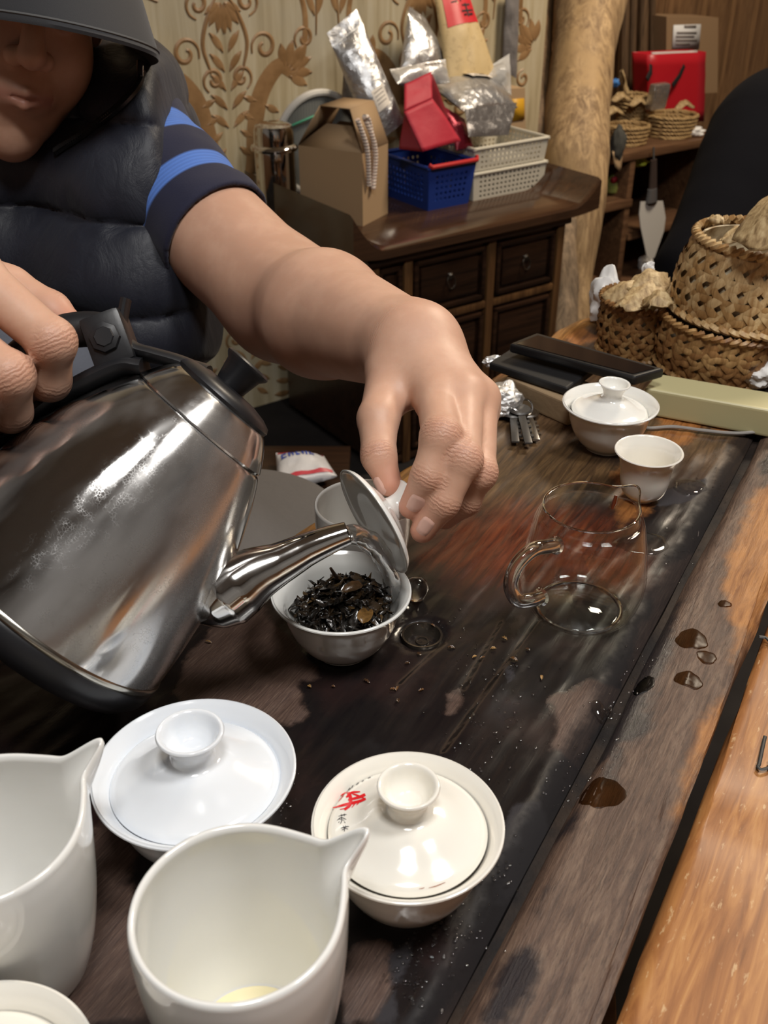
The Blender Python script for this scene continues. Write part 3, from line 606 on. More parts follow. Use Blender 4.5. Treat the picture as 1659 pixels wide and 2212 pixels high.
# handle: grip, strap down the body, hinge with round button, thumb tab
b = B(); grip = smooth_path([ka(-262, 30), ka(-325, -10), ka(-372, -80), ka(-392, -190), ka(-398, -310), ka(-385, -420), ka(-345, -490), ka(-290, -505)], 40)
b.tube(grip, [30*KK, 30*KK]+[34*KK]*200, 16, flat=((0, 0, 1), 1.15)); b.build('handle', MT['black'], kettle)
b = B(); strap = smooth_path([ka(-170, 12), ka(-212, -25), ka(-262, -150), ka(-288, -290), ka(-306, -400), ka(-316, -500)], 40)
b.tube(strap, [56*KK]*len(strap), 16, flat=((1, 0, .25), .42)); b.build('handle_strap', MT['black'], kettle)
b = B(); b.box(ka(-262, 8), (118*KK, 96*KK, 92*KK), np.array(Matrix.Rotation(.5, 3, 'Y')), bev=14*KK); hg = b.build('hinge', MT['black'], kettle)
b = B(); bt = kl(240, 737, -50*KK); Rq = np.array(((1, 0, 0), (0, 0, -1), (0, 1, 0)), float)
bx = B(); bx.lathe(PX((0, 0), (34, 0), (32, 7), (22, 9), (20, 12), (0, 12)), 8); vs = [Rq@(np.array(v)-[0, 0, KB])*[1, 1, 1]+bt for v in bx.v]
b.add(vs, bx.f); b.build('hinge_button', MT['black'], hg, smooth=False)
b = B(); b.tube(smooth_path([ka(-262, 40), ka(-278, 62), ka(-292, 84), ka(-300, 98)], 12), [34*KK, 30*KK, 26*KK]+[22*KK]*20, 12, flat=((1, 0, 0), .5)); b.build('thumb_tab', MT['black'], kettle)
b = B(); b.box(ka(-285, -250, -.028), (10*KK, 40*KK, 40*KK), bev=2*KK)
# poured water
tipw = KO + np.array([KX, KY, KZ]).T@kl(752, 1154); land = onz(853, 1290, .036)
ws = []; rnd = random.Random(3)
for i in range(30):
    t = i/29; p = tipw*(1-t)+land*t; p = p + np.array([0, 0, .020*t*(1-t)*2.6]); p[0] += .004*math.sin(t*math.pi); ws.append(p)
b = B(); b.tube(ws, [.0068+.0012*math.sin(min(1, t*2)*1.57)-.0026*t+.0004*math.sin(t*23)+.0002*math.sin(t*47) for t in np.linspace(0, 1, 30)], 18, flat=((0, 1, 0), .8))
tag(b.build('water_stream', mat('poured_water', (.97, .985, 1), .02, trans=1., ior=1.33, alpha=.62), smooth=True), 'clear stream of hot water falling from the kettle spout into the bowl', 'water')
# ================================================================ tea leaves heaped in the open bowl
MC = np.array(main.location)
lf = NT('wet_tea_leaf'); c = lf.mix(1.0, lf.attr('tint', 'Color'), lf.ramp(lf.noise(260, 4), [(.3, .55), (.7, 1.25)]), 'MULTIPLY'); lf.P(Base_Color=c, Roughness=.22, Coat_Weight=.4, Coat_Roughness=.08); lf.bump(lf.noise(700, 4), .4, .0005)
rng = np.random.RandomState(4); vs, fs, cs = [], [], []
_bp = pchip([x*.0482 for x in (.40, .425, .455, .60, .735, .80, .835, .875, .94, 1.0)], [z*.05 for z in (0, .015, .06, .20, .42, .60, .74, .86, .95, 1.0)], 60); IR, IZ = [q[0]-.0022 for q in _bp], [q[1] for q in _bp]
def mound(x, y): return .052 - 13.5*((x-.005)**2 + y*y*1.05) - .0*x
def leafstrip(c, d, nn, L, Wd, tint, curl, vs, fs, cs):
    d = nrm(d); s = nrm(np.cross(nn, d)); n0 = len(vs); k = 7
    for i in range(k):
        t = i/(k-1)-.5; w = Wd*math.sqrt(max(.02, 1-(2*t)**2))
        for j in (-1, 0, 1):
            p = c + d*L*t + s*w*j*.5 + nn*(curl*(abs(j)*w*.7) - abs(curl)*L*1.2*t*t) + nn*.0005*math.sin(t*19+j*2+L*9e3); vs.append(p); cs.append(tint)
    fs += [(n0+3*i+j, n0+3*i+j+1, n0+3*i+4+j, n0+3*i+3+j) for i in range(k-1) for j in (0, 1)]
bb = B(); bb.lathe([(0, .047)]+[(r, max(.012, mound(r+.003, 0)-.006)) for r in np.linspace(.006, .031, 12)]+[(.026, .010), (0, .010)], 40, MC, lambda x, y, z, a: (x*(1+.07*math.sin(5*a)+.05*math.sin(9*a+1)), y*(1+.06*math.sin(4*a+2)), z+.002*math.sin(7*a+z*300)))
n0 = len(bb.v); vs += [np.array(v) for v in bb.v]; fs += bb.f; cs += [(.010, .008, .006)]*n0
for i in range(620):
    r, a = .0375*math.sqrt(rng.rand()), rng.rand()*6.283; x, y = r*math.cos(a), r*math.sin(a)
    z = max(mound(x, y), .016) + rng.uniform(-.004, .0022)
    lim = float(np.interp(z, IZ, IR))-.009; q = min(1, lim/max(r, 1e-6)); x, y = x*q, y*q
    nn = nrm(np.array([x*18, y*18, 1.]) + rng.normal(size=3)*.55); d = np.cross(nn, rng.normal(size=3))
    tint = [(.012, .010, .008), (.022, .015, .009), (.040, .024, .011), (.075, .045, .018), (.016, .013, .010)][rng.choice(5, p=[.36, .27, .19, .06, .12])]
    leafstrip(MC+[x, y, z], d, nn, rng.uniform(.006, .019), rng.uniform(.002, .006), tint, rng.uniform(-.9, .9), vs, fs, cs)
o = mesh('tea_leaves', vs, fs, lf.m); attr_col(o, 'tint', cs); tag(o, 'heap of wet dark brown tea leaves inside the open bowl', 'tea leaves', kind='stuff')
def single_leaf(px, py, z, ang, L, Wd, tint, label, nn=(0, 0, 1), group=None):
    v, f, c = [], [], []; leafstrip(onz(px, py, z), np.array([math.cos(ang), math.sin(ang), .0]), nrm(nn), L, Wd, tint, .5, v, f, c)
    o = mesh('tea_leaf', v, f, lf.m); attr_col(o, 'tint', c); return tag(o, label, 'tea leaf', group)
single_leaf(790, 1328, .047, 1.3, .018, .010, (.15, .078, .022), 'broad golden brown tea leaf at the front of the heap', (-.1, -.75, .65))
single_leaf(762, 1268, .058, .5, .016, .007, (.11, .060, .026), 'curled brown tea leaf near the top of the heap', (.2, -.5, .8))
single_leaf(704, 1318, .040, 1.4, .034, .003, (.085, .048, .018), 'long stalk like tea leaf on the left flank of the heap', (-.6, -.5, .5))
single_leaf(640, 1296, .031, 1.2, .009, .003, (.018, .014, .012), 'small dark tea leaf stuck to the inner left wall of the bowl', (.8, -.1, .5))
single_leaf(655, 1334, .036, 2.7, .010, .003, (.022, .018, .014), 'small grey tea leaf lying low inside the front wall of the bowl', (.5, .6, .6))
b = B(); b.tube([onz(728, 1248, .052), onz(722, 1240, .058), onz(714, 1227, .064)], [.0014, .0014, .0009], 8); tag(b.build('tea_twig', mat('tea_stem', (.035, .018, .010), .3)), 'short dark tea stem sticking up from the heap', 'tea stem')
b = B(); b.lathe([(0, .0215), (.0335, .0215), (.0338, .0205), (0, .0205)], 48, MC); tag(b.build('brewing_water', mat('brew', (.10, .055, .02), .03, trans=.6, ior=1.33)), 'shallow brown brewing water under the tea leaves in the open bowl', 'water')
crumbs, cf, cc = [], [], []
for (x, y) in ((792, 1470), (668, 1482), (850, 1488), (975, 1398), (1025, 1418), (1110, 1423), (1042, 1420), (905, 1412), (880, 1432), (860, 1512), (1090, 1378), (1140, 1402), (1066, 1400), (450, 1385), (720, 1482), (910, 1490), (935, 1350), (858, 1486), (1170, 1462)):
    leafstrip(onz(x, y, .0015), rng.normal(size=3)*[1, 1, .1], np.array([0, 0, 1.]), rng.uniform(.0025, .006), rng.uniform(.0012, .0028), [(.12, .055, .02), (.06, .03, .015), (.3, .17, .06)][rng.randint(3)], .4, crumbs, cf, cc)
o = mesh('tea_crumbs', crumbs, cf, lf.m); attr_col(o, 'tint', cc); tag(o, 'tiny scattered bits of tea on the dark wet tabletop', 'tea crumbs', kind='stuff')
# ================================================================ glass jug
gj = bpy.data.materials.new('thin_glass'); gj.use_nodes = True; nt = gj.node_tree; nt.nodes.clear()
out = nt.nodes.new('ShaderNodeOutputMaterial'); mx = nt.nodes.new('ShaderNodeMixShader'); tr = nt.nodes.new('ShaderNodeBsdfTransparent'); gs = nt.nodes.new('ShaderNodeBsdfGlossy'); lw = nt.nodes.new('ShaderNodeLayerWeight'); lw.inputs[0].default_value = .5; pw = nt.nodes.new('ShaderNodeMath'); pw.operation = 'POWER'; pw.inputs[1].default_value = 4.0; fr = nt.nodes.new('ShaderNodeMath'); fr.operation = 'MULTIPLY_ADD'; fr.inputs[1].default_value = .62; fr.inputs[2].default_value = .035; nt.links.new(lw.outputs['Facing'], pw.inputs[0]); nt.links.new(pw.outputs[0], fr.inputs[0])
tr.inputs[0].default_value = (.955, .965, .955, 1); gs.inputs['Roughness'].default_value = .02; gs.inputs[0].default_value = (1, 1, 1, 1)
nt.links.new(fr.outputs[0], mx.inputs[0]); nt.links.new(tr.outputs[0], mx.inputs[1]); nt.links.new(gs.outputs[0], mx.inputs[2]); nt.links.new(mx.outputs[0], out.inputs[0]); MT['thin'] = gj
gp = onz(1250, 1314, 0); gH = zat(gp[0], gp[1], 1094)
jug = thing('glass_jug', 'empty clear glass serving jug with a curved glass handle on the wet tabletop', 'jug', (gp[0], gp[1], 0))
bel = pchip([.030, .0385, .0440, .0455, .0430, .0385, .0350, .0338], [.0015, .0045, .018, .034, .056, .078, gH-.008, gH], 60)
def lip(x, y, z, a):
    d = (a-math.radians(28)+math.pi) % (2*math.pi)-math.pi; k = max(0, (z-.75*gH)/(.25*gH))**2; w = math.exp(-(d/.26)**2); q = 1+.20*k*w; return x*q, y*q, z+.005*k*w
b = B(); b.lathe([(0, .0030), (.028, .0018), (.029, .0004)] + bel + [(.0334, gH+.0004)] + [(r-.0014, z) for r, z in bel[::-1]] + [(.026, .0042), (0, .0046)], 96, deform=lip); b.build('body', MT['thin'], jug, sharp=70)
b = B(); ringp = [np.array(lip(.0336*math.cos(a), .0336*math.sin(a), gH, a)) for a in np.linspace(0, 2*math.pi, 90)]; b.tube(ringp, .0008, 8, cap=False); b.build('rim', MT['glass_solid'], jug)
b = B(); b.tube([np.array((.031*math.cos(a), .031*math.sin(a), .0015)) for a in np.linspace(0, 2*math.pi, 72)], .0014, 8, cap=False); b.build('foot_ring', MT['glass_solid'], jug)
hp = [at(1200, 1178, .712), at(1186, 1180, .705), at(1150, 1188, .695), at(1116, 1222, .692), at(1103, 1264, .697), at(1118, 1296, .703), at(1148, 1296, .708), at(1168, 1290, .716)]
hp = [p-np.array([gp[0], gp[1], 0]) for p in hp]
pth = smooth_path(hp, 42); b = B(); b.tube(pth, [.0066, .0052]+[.0052]*(len(pth)-4)+[.0052, .0066], 20); b.build('handle', mat('handle_glass', (.98, 1, .99), .0, trans=1., ior=1.46, alpha=.9), jug)
b = B(); b.tube([at(1322, 1100, .700)-[gp[0], gp[1], 0], at(1327, 1086, .699)-[gp[0], gp[1], 0], at(1331, 1070, .698)-[gp[0], gp[1], 0]], [.0010, .0016, .0012], 8); b.build('tea_drip', mat('tea_drip', (.10, .02, .006), .06), jug)['label'] = 'dark red tea drip caught in the jug lip'
MT['dew'] = gj.copy(); MT['dew'].name = 'dew_film'
for q in MT['dew'].node_tree.nodes:
    if q.type == 'BSDF_TRANSPARENT': q.inputs[0].default_value = (.80, .80, .80, 1)
    if q.type == 'MATH' and q.operation == 'MULTIPLY_ADD': q.inputs[2].default_value = .06
# crystal bead behind the bowl
c = onz(898, 1273, .010); b = B(); b.lathe([(0, -.0098), (.004, -.0092), (.0075, -.0065), (.0098, 0), (.0085, .0055), (.005, .0088), (0, .0098)], 11, c, lambda x, y, z, a: (x*(1+.05*math.sin(3*a)), y, z)); tag(b.build('glass_bead', MT['glass_solid'], smooth=False), 'faceted clear glass bead on the table behind the open bowl', 'bead')
# spilled drops
def film(name, tint, f0):
    m = MT['dew'].copy(); m.name = name
    for q in m.node_tree.nodes:
        if q.type == 'BSDF_TRANSPARENT': q.inputs[0].default_value = (*tint, 1)
        if q.type == 'BSDF_GLOSSY': q.inputs['Roughness'].default_value = .25
        if q.type == 'MATH' and q.operation == 'MULTIPLY_ADD': q.inputs[2].default_value = f0; q.inputs[1].default_value = .12
    return m
sp, spd = film('spilled_tea', (.46, .34, .22), .01), film('spilled_dark', (.16, .14, .14), .02)
from mathutils.bvhtree import BVHTree
_tv, _tf = [], []
for q in (rail, top):
    n0 = len(_tv); _tv += [v.co.copy() for v in q.data.vertices]; _tf += [[i+n0 for i in f.vertices] for f in q.data.polygons]
TREE = BVHTree.FromPolygons(_tv, _tf)
def surf(x, y):
    h = TREE.ray_cast(Vector((x, y, .3)), Vector((0, 0, -1)))[0]; return h.z if h else 0.0
def blot(px, py, rx, ry, z, m, label, ang=0.0, seed=0, cat='spill', h=.0003, name='tea_spill', group=None):
    c = onz(px, py, z); r = np.random.RandomState(seed+11); ph = r.rand(3)*6.28; d = proj(c)[2]; ax, ay = rx*d/F_PX, ry*d/F_PX/ .62
    def df(x, y, zz, a):
        q = 1+.07*math.sin(2*a+ph[0])+.06*math.sin(3*a+ph[1])+.035*math.sin(7*a+ph[2]); X, Y = x*ax*q, y*ay*q; return X*math.cos(ang)-Y*math.sin(ang), X*math.sin(ang)+Y*math.cos(ang), zz
    b = B(); b.lathe([(1.0, -h), (1.0, 0), (.93, h*.6), (.7, h*.9), (.5, h*.95), (.25, h), (0, h)], 36, (0, 0, 0), df); b.v = [(v[0], v[1], surf(c[0]+v[0], c[1]+v[1])-c[2]+v[2]+.00025) for v in b.v]; o = b.build(name, m, sharp=80); o.location = tuple(c); return tag(o, label, cat, group)
blot(1495, 1378, 32, 23, .0053, sp, 'largest brown tea spill on the rail beside the glass jug', .3, 1)
blot(1527, 1417, 22, 13, .0053, sp, 'small brown tea spill on the rail just right of the large one', .2, 2)
blot(1488, 1467, 29, 17, .0053, sp, 'oval brown tea spill on the rail below the pair of spills', .1, 3)
blot(1392, 1479, 19, 20, .0012, spd, 'dark drop lying in the bend between tray and rail', -.6, 4)
blot(1302, 1706, 46, 30, .0046, sp, 'ragged brown tea spill on the near part of the rail', .1, 5)
blot(1566, 1302, 14, 8, .0053, sp, 'tiny tea spill on the orange patch of the rail', .2, 6)
blot(1300, 1530, 20, 17, .0010, MT['dew'], 'big clear water drop at the edge of the wet tray', .3, 7, 'drop', .004, 'water_drop')
blot(1386, 1170, 62, 26, .0008, MT['dew'], 'flat puddle of clear water on the table right of the glass jug', .2, 9, 'drop', .0012, 'water_puddle')
blot(1490, 1050, 36, 22, .0008, MT['dew'], 'flat puddle of clear water beside the small flared cup', .1, 10, 'drop', .0012, 'water_puddle')
dv, df_ = B(), None
r = np.random.RandomState(8)
def drops(cx, cy, sx, sy, n, r0, r1):
    for _ in range(n):
        x, y = cx+r.normal()*sx, cy+r.normal()*sy; c = onz(x, y, .0008); q = r.uniform(r0, r1); k = r.uniform(.7, 1.4)
        dv.lathe([(q, -.0004), (q*.92, q*.3), (q*.6, q*.55), (0, q*.65)], 9, c, lambda X, Y, Z, a: (X*k, Y, Z))
for a in ((1010, 1470, 40, 60, 40), (1100, 1560, 40, 60, 30), (905, 1340, 60, 25, 26), (930, 2020, 40, 40, 60), (990, 1990, 30, 40, 40), (900, 2100, 40, 50, 60), (1080, 1880, 30, 60, 40), (1390, 1440, 25, 50, 30), (1330, 1560, 40, 50, 40), (1230, 1680, 40, 60, 40), (1100, 1440, 40, 20, 20), (1480, 1180, 50, 30, 40), (1560, 1060, 30, 30, 30), (610, 1700, 20, 20, 30), (620, 1800, 14, 30, 20), (1040, 1640, 30, 60, 30)): drops(*a, .0003, .0012)
tag(dv.build('water_droplets', MT['dew']), 'tiny glinting water droplets scattered over the wet tabletop', 'droplets', kind='stuff')
# ================================================================ bodies: signed distance shapes meshed as one continuous surface
import openvdb
def dot(a, b): return np.einsum('ij,ij->i', a, b)
class RC:                                             # round cone a -> b
    def __init__(s, a, b, ra, rb, flat=None, k=None):
        s.a, s.b, s.ra, s.rb = np.asarray(a, float), np.asarray(b, float), ra, rb; s.e = s.b-s.a; s.L2 = s.e@s.e; s.fl = flat
    def __call__(s, p):
        w = p-s.a; t = np.clip((w@s.e)/s.L2, 0, 1); q = w-t[:, None]*s.e
        if s.fl is not None: n, f = s.fl; q = q + np.outer(q@n, n)*(f-1)      # f > 1 squeezes along n
        return np.sqrt(np.einsum('ij,ij->i', q, q)) - (s.ra+(s.rb-s.ra)*t)
class EL:
    def __init__(s, c, r, R=None): s.c, s.r = np.asarray(c, float), np.asarray(r, float); s.R = np.eye(3) if R is None else np.asarray(R, float)   # rows of R are the axes
    def __call__(s, p):
        q = (p-s.c)@s.R.T; k0 = np.linalg.norm(q/s.r, axis=1); k1 = np.linalg.norm(q/(s.r**2), axis=1); return k0*(k0-1)/np.maximum(k1, 1e-9)
def smin(a, b, k):
    h = np.clip(.5+.5*(b-a)/k, 0, 1); return b*(1-h)+a*h-k*h*(1-h)
def smax(a, b, k): return -smin(-a, -b, k)
def sdf_verts(fn, lo, hi, vox):
    lo, hi = np.asarray(lo, float), np.asarray(hi, float); C = 6; n = np.ceil((hi-lo)/(vox*C)).astype(int)
    g = np.stack(np.meshgrid(*[np.arange(k) for k in n], indexing='ij'), -1).reshape(-1, 3)
    d = fn(lo+(g+.5)*C*vox); keep = np.abs(d) < C*vox*1.25
    A = np.where(d < 0, -1., 1.).astype(np.float32).reshape(n)*vox*3
    A = np.repeat(np.repeat(np.repeat(A, C, 0), C, 1), C, 2)
    off = np.stack(np.meshgrid(*[np.arange(C)]*3, indexing='ij'), -1).reshape(-1, 3); gk = g[keep]
    for s0 in range(0, len(gk), 1500):
        blk = gk[s0:s0+1500]; ix = (blk[:, None, :]*C+off[None]).reshape(-1, 3)
        A[ix[:, 0], ix[:, 1], ix[:, 2]] = np.clip(fn(lo+(ix+.5)*vox), -3*vox, 3*vox)
    gr_ = openvdb.FloatGrid(3*vox); gr_.copyFromArray(A); v, q = gr_.convertToQuads(0.0)
    v = lo + (np.asarray(v, float)+.5)*vox; e = vox*.3
    for _ in range(2):
        d = fn(v); gnum = np.stack([fn(v+np.eye(3)[i]*e)-fn(v-np.eye(3)[i]*e) for i in range(3)], 1)/(2*e)
        v = v - gnum*(np.clip(d, -vox, vox)/np.maximum(dot(gnum, gnum), .25))[:, None]
    return v, np.asarray(q)[:, ::-1]
def sdf_obj(name, fn, lo, hi, vox, m, parent=None):
    v, q = sdf_verts(fn, lo, hi, vox)
    me = bpy.data.meshes.new(name); me.from_pydata(v.tolist(), [], q.tolist()); me.update(); me.polygons.foreach_set('use_smooth', [True]*len(me.polygons))
    o = bpy.data.objects.new(name, me); me.materials.append(m); link(o, parent)
    # make the faces look outwards
    if len(q):
        p = me.polygons[len(q)//2]; c = np.array(p.center); nn = np.array(p.normal)
        if fn((c+nn*vox)[None])[0] < fn((c-nn*vox)[None])[0]: me.flip_normals()
    return o, v
def sgrad(fn, p, e=.0006):
    p = np.atleast_2d(p); return np.stack([fn(p+np.eye(3)[i]*e)-fn(p-np.eye(3)[i]*e) for i in range(3)], 1)/(2*e)
def onto(fn, p, off=0.0):
    p = np.atleast_2d(p).astype(float)
    for _ in range(5): g = sgrad(fn, p); p = p-g*((fn(p)-off)/np.maximum(dot(g, g), .3))[:, None]
    return p
def march(fn, px, py, d0, d1=1.6):                    # where the body is met at a place seen in the photograph
    d = d0
    for _ in range(200):
        q = fn(at(px, py, d)[None])[0]
        if q < .0004: break
        d += q*.7
        if d > d1: break
    return at(px, py, d)
# ---------------------------------------------------------------- the man pouring
A = at
chains = {                                            # (px, py, depth, radius) of each joint
 'index': [(945, 862, .712, .0150), (953, 944, .664, .0128), (924, 1030, .664, .0108), (889, 1094, .676, .0086)],
 'middle': [(1000, 855, .716, .0148), (1000, 992, .664, .0120), (958, 1085, .668, .0104), (913, 1146, .678, .0084)],
 'ring': [(1034, 862, .730, .0138), (1034, 1020, .682, .0116), (1006, 1082, .694, .0098), (962, 1118, .706, .0082)],
 'little': [(1040, 880, .752, .0120), (1038, 1000, .722, .0098), (1004, 1060, .728, .0084), (972, 1092, .730, .0074)],
 'thumb': [(850, 815, .748, .0185), (817, 905, .712, .0142), (818, 985, .694, .0116), (841, 1046, .690, .0088)]}
RH = {
 'index': [(-60, 590, .590, .0150), (112, 738, .580, .0128), (108, 822, .598, .0116), (78, 842, .622, .0098)],
 'middle': [(-130, 700, .572, .0150), (20, 812, .566, .0130), (24, 890, .588, .0114), (-8, 905, .614, .0098)],
 'ring': [(-190, 800, .566, .0142), (-60, 880, .560, .0122), (-55, 960, .584, .0108), (-85, 970, .610, .0094)],
 'little': [(-230, 880, .572, .0126), (-130, 950, .566, .0108), (-126, 1010, .588, .0096), (-150, 1020, .608, .0084)],
 'thumb': [(-150, 560, .640, .0170), (20, 625, .655, .0145), (110, 672, .652, .0122), (150, 704, .646, .0098)]}
def J(c): return [A(*q[:3]) for q in c], [q[3] for q in c]
wrist = A(892, 752, .768); elbow = A(612, 648, .985); shoulder = A(255, 312, 1.100)
rwrist = A(-260, 660, .66); relbow = A(-620, 560, .86); rshoulder = A(-290, 280, 1.14)
print('upper', np.linalg.norm(shoulder-elbow), 'fore', np.linalg.norm(elbow-wrist), 'hand', np.linalg.norm(wrist-J(chains['middle'])[0][0]))
HO = A(30, 30, .990); HF = nrm(nrm(-ray(28, 130))*math.cos(.30) - np.array([0, 0, 1.])*math.sin(.30) + .10*CAMR); HUx = nrm(CAMU - HF*np.dot(CAMU, HF)); HX = np.cross(HF, HUx)*1.0; HX = HX if HX@CAMR > 0 else -HX
def H(x, y, z): return HO + HX*x + HF*y + HUx*z
HR = np.array([HX, HF, HUx])
spine0, spine1, spine2 = A(30, 60, 1.23), A(45, 480, 1.22), A(50, 900, 1.30)
def torso(p):
    d = EL(A(30, 430, 1.19), (.192, .130, .23), np.array([CAMR, nrm([0, 1, -.10]), nrm([0, .10, 1])]))(p)
    d = smin(d, EL(A(15, 800, 1.25), (.170, .135, .20))(p), .08)
    d = smin(d, RC(A(262, 305, 1.140), A(-180, 305, 1.165), .056, .056)(p), .07)
    d = smin(d, RC(spine0, A(60, 260, 1.22), .060, .09)(p), .06); return d
def hand(p, ch, wr, el, palm_k=.014):
    P, R_ = {}, {}
    for k, c in ch.items(): P[k], R_[k] = J(c)
    d = None
    for k in ('index', 'middle', 'ring', 'little', 'thumb'):
        f = None
        for i in range(3):
            q = RC(P[k][i], P[k][i+1], R_[k][i], R_[k][i+1])(p); f = q if f is None else smin(f, q, .005)
        if k != 'thumb':                               # fuller knuckles
            f = smin(f, np.linalg.norm(p-P[k][1], axis=1)-R_[k][1]*1.03, .004)
        d = f if d is None else smin(d, f, .0028)
    m = None
    for k, r0 in (('index', .024), ('middle', .025), ('ring', .023), ('little', .020)):
        q = RC(wr*.88+P[k][0]*.12, P[k][0], r0, R_[k][0]*1.06)(p); m = q if m is None else smin(m, q, .014)
    m = smin(m, RC(wr, P['thumb'][0], .027, R_['thumb'][0])(p), .018)
    m = smin(m, RC(P['thumb'][0]*.5+P['thumb'][1]*.5, P['index'][0]*.6+wr*.4, .010, .014)(p), .014)      # web of the thumb
    d = smin(d, m, .008)
    fore = RC(wr, wr*.72+el*.28, .0325, .040)(p)
    return d, m, fore
def arm_l(p):
    d, m, fore = hand(p, chains, wrist, elbow)
    bel = wrist*.36+elbow*.64
    fa = smin(RC(wrist, bel, .0325, .0545)(p), RC(bel, elbow, .0545, .0520)(p), .015)
    d = smin(d, fa, .022)
    return smin(d, RC(elbow, shoulder, .0545, .064)(p), .030)
def arm_r(p):
    d, m, fore = hand(p, RH, rwrist, relbow)
    fa = smin(fore, RC(rwrist*.74+relbow*.26, relbow, .040, .052)(p), .03)
    return smin(smin(d, fa, .02), RC(relbow, rshoulder, .052, .062)(p), .02)
def head(p):
    q = (p-HO)@HR.T; ax = np.abs(q[:, 0]); s = np.stack([ax, q[:, 1], q[:, 2]], 1)
    d = EL((0, -.012, .045), (.077, .098, .096))(q)
    d = smin(d, EL((0, .018, -.040), (.062, .074, .078))(q), .03)
    d = smin(d, EL((.040, .052, -.022), (.026, .032, .034))(s), .025)
    d = smin(d, RC((0, .062, -.098), (0, .055, -.088), .024, .03)(q), .025)
    d = smin(d, RC((0, .086, .048), (.046, .070, .050), .010, .010)(s), .018)
    d = smax(d, -(np.linalg.norm(s-np.array([.031, .105, .026]), axis=1)-.018), .012)
    d = smin(d, np.linalg.norm(s-np.array([.031, .078, .026]), axis=1)-.0125, .004)
    d = smin(d, RC((0, .090, .034), (0, .110, -.006), .008, .0125)(q), .010)
    d = smin(d, np.linalg.norm(s-np.array([.0135, .098, -.012]), axis=1)-.0092, .006)
    d = smin(d, EL((0, .084, -.046), (.030, .020, .020))(q), .012)
    lip = RC((0, .1035, -.0415), (.024, .088, -.046), .0052, .0030)(s); lip = np.minimum(lip, RC((0, .1025, -.0525), (.022, .088, -.0480), .0060, .0030)(s))
    d = smin(d, lip, .004)
    d = smax(d, -(RC((0, .1085, -.0468), (.024, .093, -.0472), .0013, .0010)(s)), .002)
    d = smin(d, EL((.079, -.012, .008), (.010, .022, .032))(s), .008); return d
NECK0, NECK1 = H(0, -.045, -.06), A(55, 190, 1.20)
def body_fn(p):
    d = torso(p); d = smin(d, RC(NECK0, NECK1, .054, .062)(p), .03); d = smin(d, head(p), .025)
    d = smin(d, arm_l(p), .03); return smin(d, arm_r(p), .03)
sk = NT('skin')
n1 = sk.noise(38, 5, .6); n2 = sk.noise(900, 3, .6); n3 = sk.noise(220, 4, .6)
c = sk.mix(sk.step(n1, .35, .7), (.56, .325, .225), (.62, .375, .265))
c = sk.mix(sk.math('MULTIPLY', sk.attr('flush'), sk.math('MULTIPLY_ADD', n1, .6, .45)), c, (.50, .19, .125))
c = sk.mix(sk.math('MULTIPLY', sk.attr('lips'), .7), c, (.33, .12, .09))
wave = sk.math('SINE', sk.math('ADD', sk.math('MULTIPLY', sk.attr('wx'), 2*math.pi/.0027), sk.math('MULTIPLY', n3, 15.0)))
wm = sk.math('MULTIPLY', sk.attr('wr'), sk.math('MULTIPLY_ADD', wave, .5, .5))
c = sk.mix(sk.math('MULTIPLY', wm, .34), c, (.30, .14, .085))
sk.P(Base_Color=c, Roughness=.46, Specular_IOR_Level=.4, Subsurface_Weight=.22, Subsurface_Radius=(.010, .0035, .0018), Subsurface_Scale=.5)
hgt = sk.math('ADD', sk.math('MULTIPLY', n2, .12), sk.math('SUBTRACT', sk.math('MULTIPLY', n3, .16), sk.math('MULTIPLY', wm, 1.0)))
sk.bump(hgt, .38, .0008)
man = thing('person', 'man in a dark cap and navy puffer vest pouring tea with a kettle', 'person', (spine2[0], spine2[1], -.28))
def into(o, par):                                     # keep world place under a parent that is only moved
    o.parent = par; o.matrix_parent_inverse = Matrix.Translation(-Vector(par.location)); return o
body, bv = sdf_obj('body', body_fn, (-.78, .42, -.33), (.13, 1.50, .58), .0026, sk.m); into(body, man)
fl_, wr_, wx_ = np.zeros(len(bv)), np.zeros(len(bv)), np.zeros(len(bv))
def knuckle(ch):
    for k, c in ch.items():
        P, R_ = J(c); tip = P[3]
        fl_[:] = np.maximum(fl_, np.exp(-(np.linalg.norm(bv-tip, axis=1)/.017)**2)*.9)
        for i in ((1, 2) if k != 'thumb' else (2,)):
            e = nrm(nrm(P[i+1]-P[i])+nrm(P[i]-P[i-1])); w = bv-P[i]; ax = w@e; rad = np.linalg.norm(w-ax[:, None]*e, axis=1)
            bend = nrm(nrm(P[i]-P[i-1])-nrm(P[i+1]-P[i])); dors = np.clip((w@bend)/R_[i], -1, 1)
            s = .0085 if i == 1 else .0055
            m = np.exp(-(ax/s)**2)*np.clip((R_[i]*1.6-rad)/(R_[i]*.3), 0, 1)*np.clip(dors*1.6+.25, 0, 1)
            sel = m > wr_; wr_[sel] = m[sel]; wx_[sel] = ax[sel]
            fl_[:] = np.maximum(fl_, m*.30)
knuckle(chains); knuckle(RH)
for (a, b_, off, wdt) in ((wrist, elbow, .02, .004),):
    e = nrm(elbow-wrist); w = bv-wrist; ax = w@e; m = .25*np.exp(-((ax+.004)/.006)**2)*(np.linalg.norm(w, axis=1) < .06); sel = m > wr_; wr_[sel] = m[sel]; wx_[sel] = ax[sel]
ql = (bv-HO)@HR.T; lips_ = ((np.abs(ql[:, 0]) < .027) & (ql[:, 1] > .086))*np.exp(-((ql[:, 2]+.047)/.0085)**2)
for n_, v_ in (('flush', fl_), ('wr', wr_), ('wx', wx_), ('lips', lips_)): attr(body, n_, v_)
NAIL = mat('fingernail', (.60, .36, .29), .28, coat=.3)
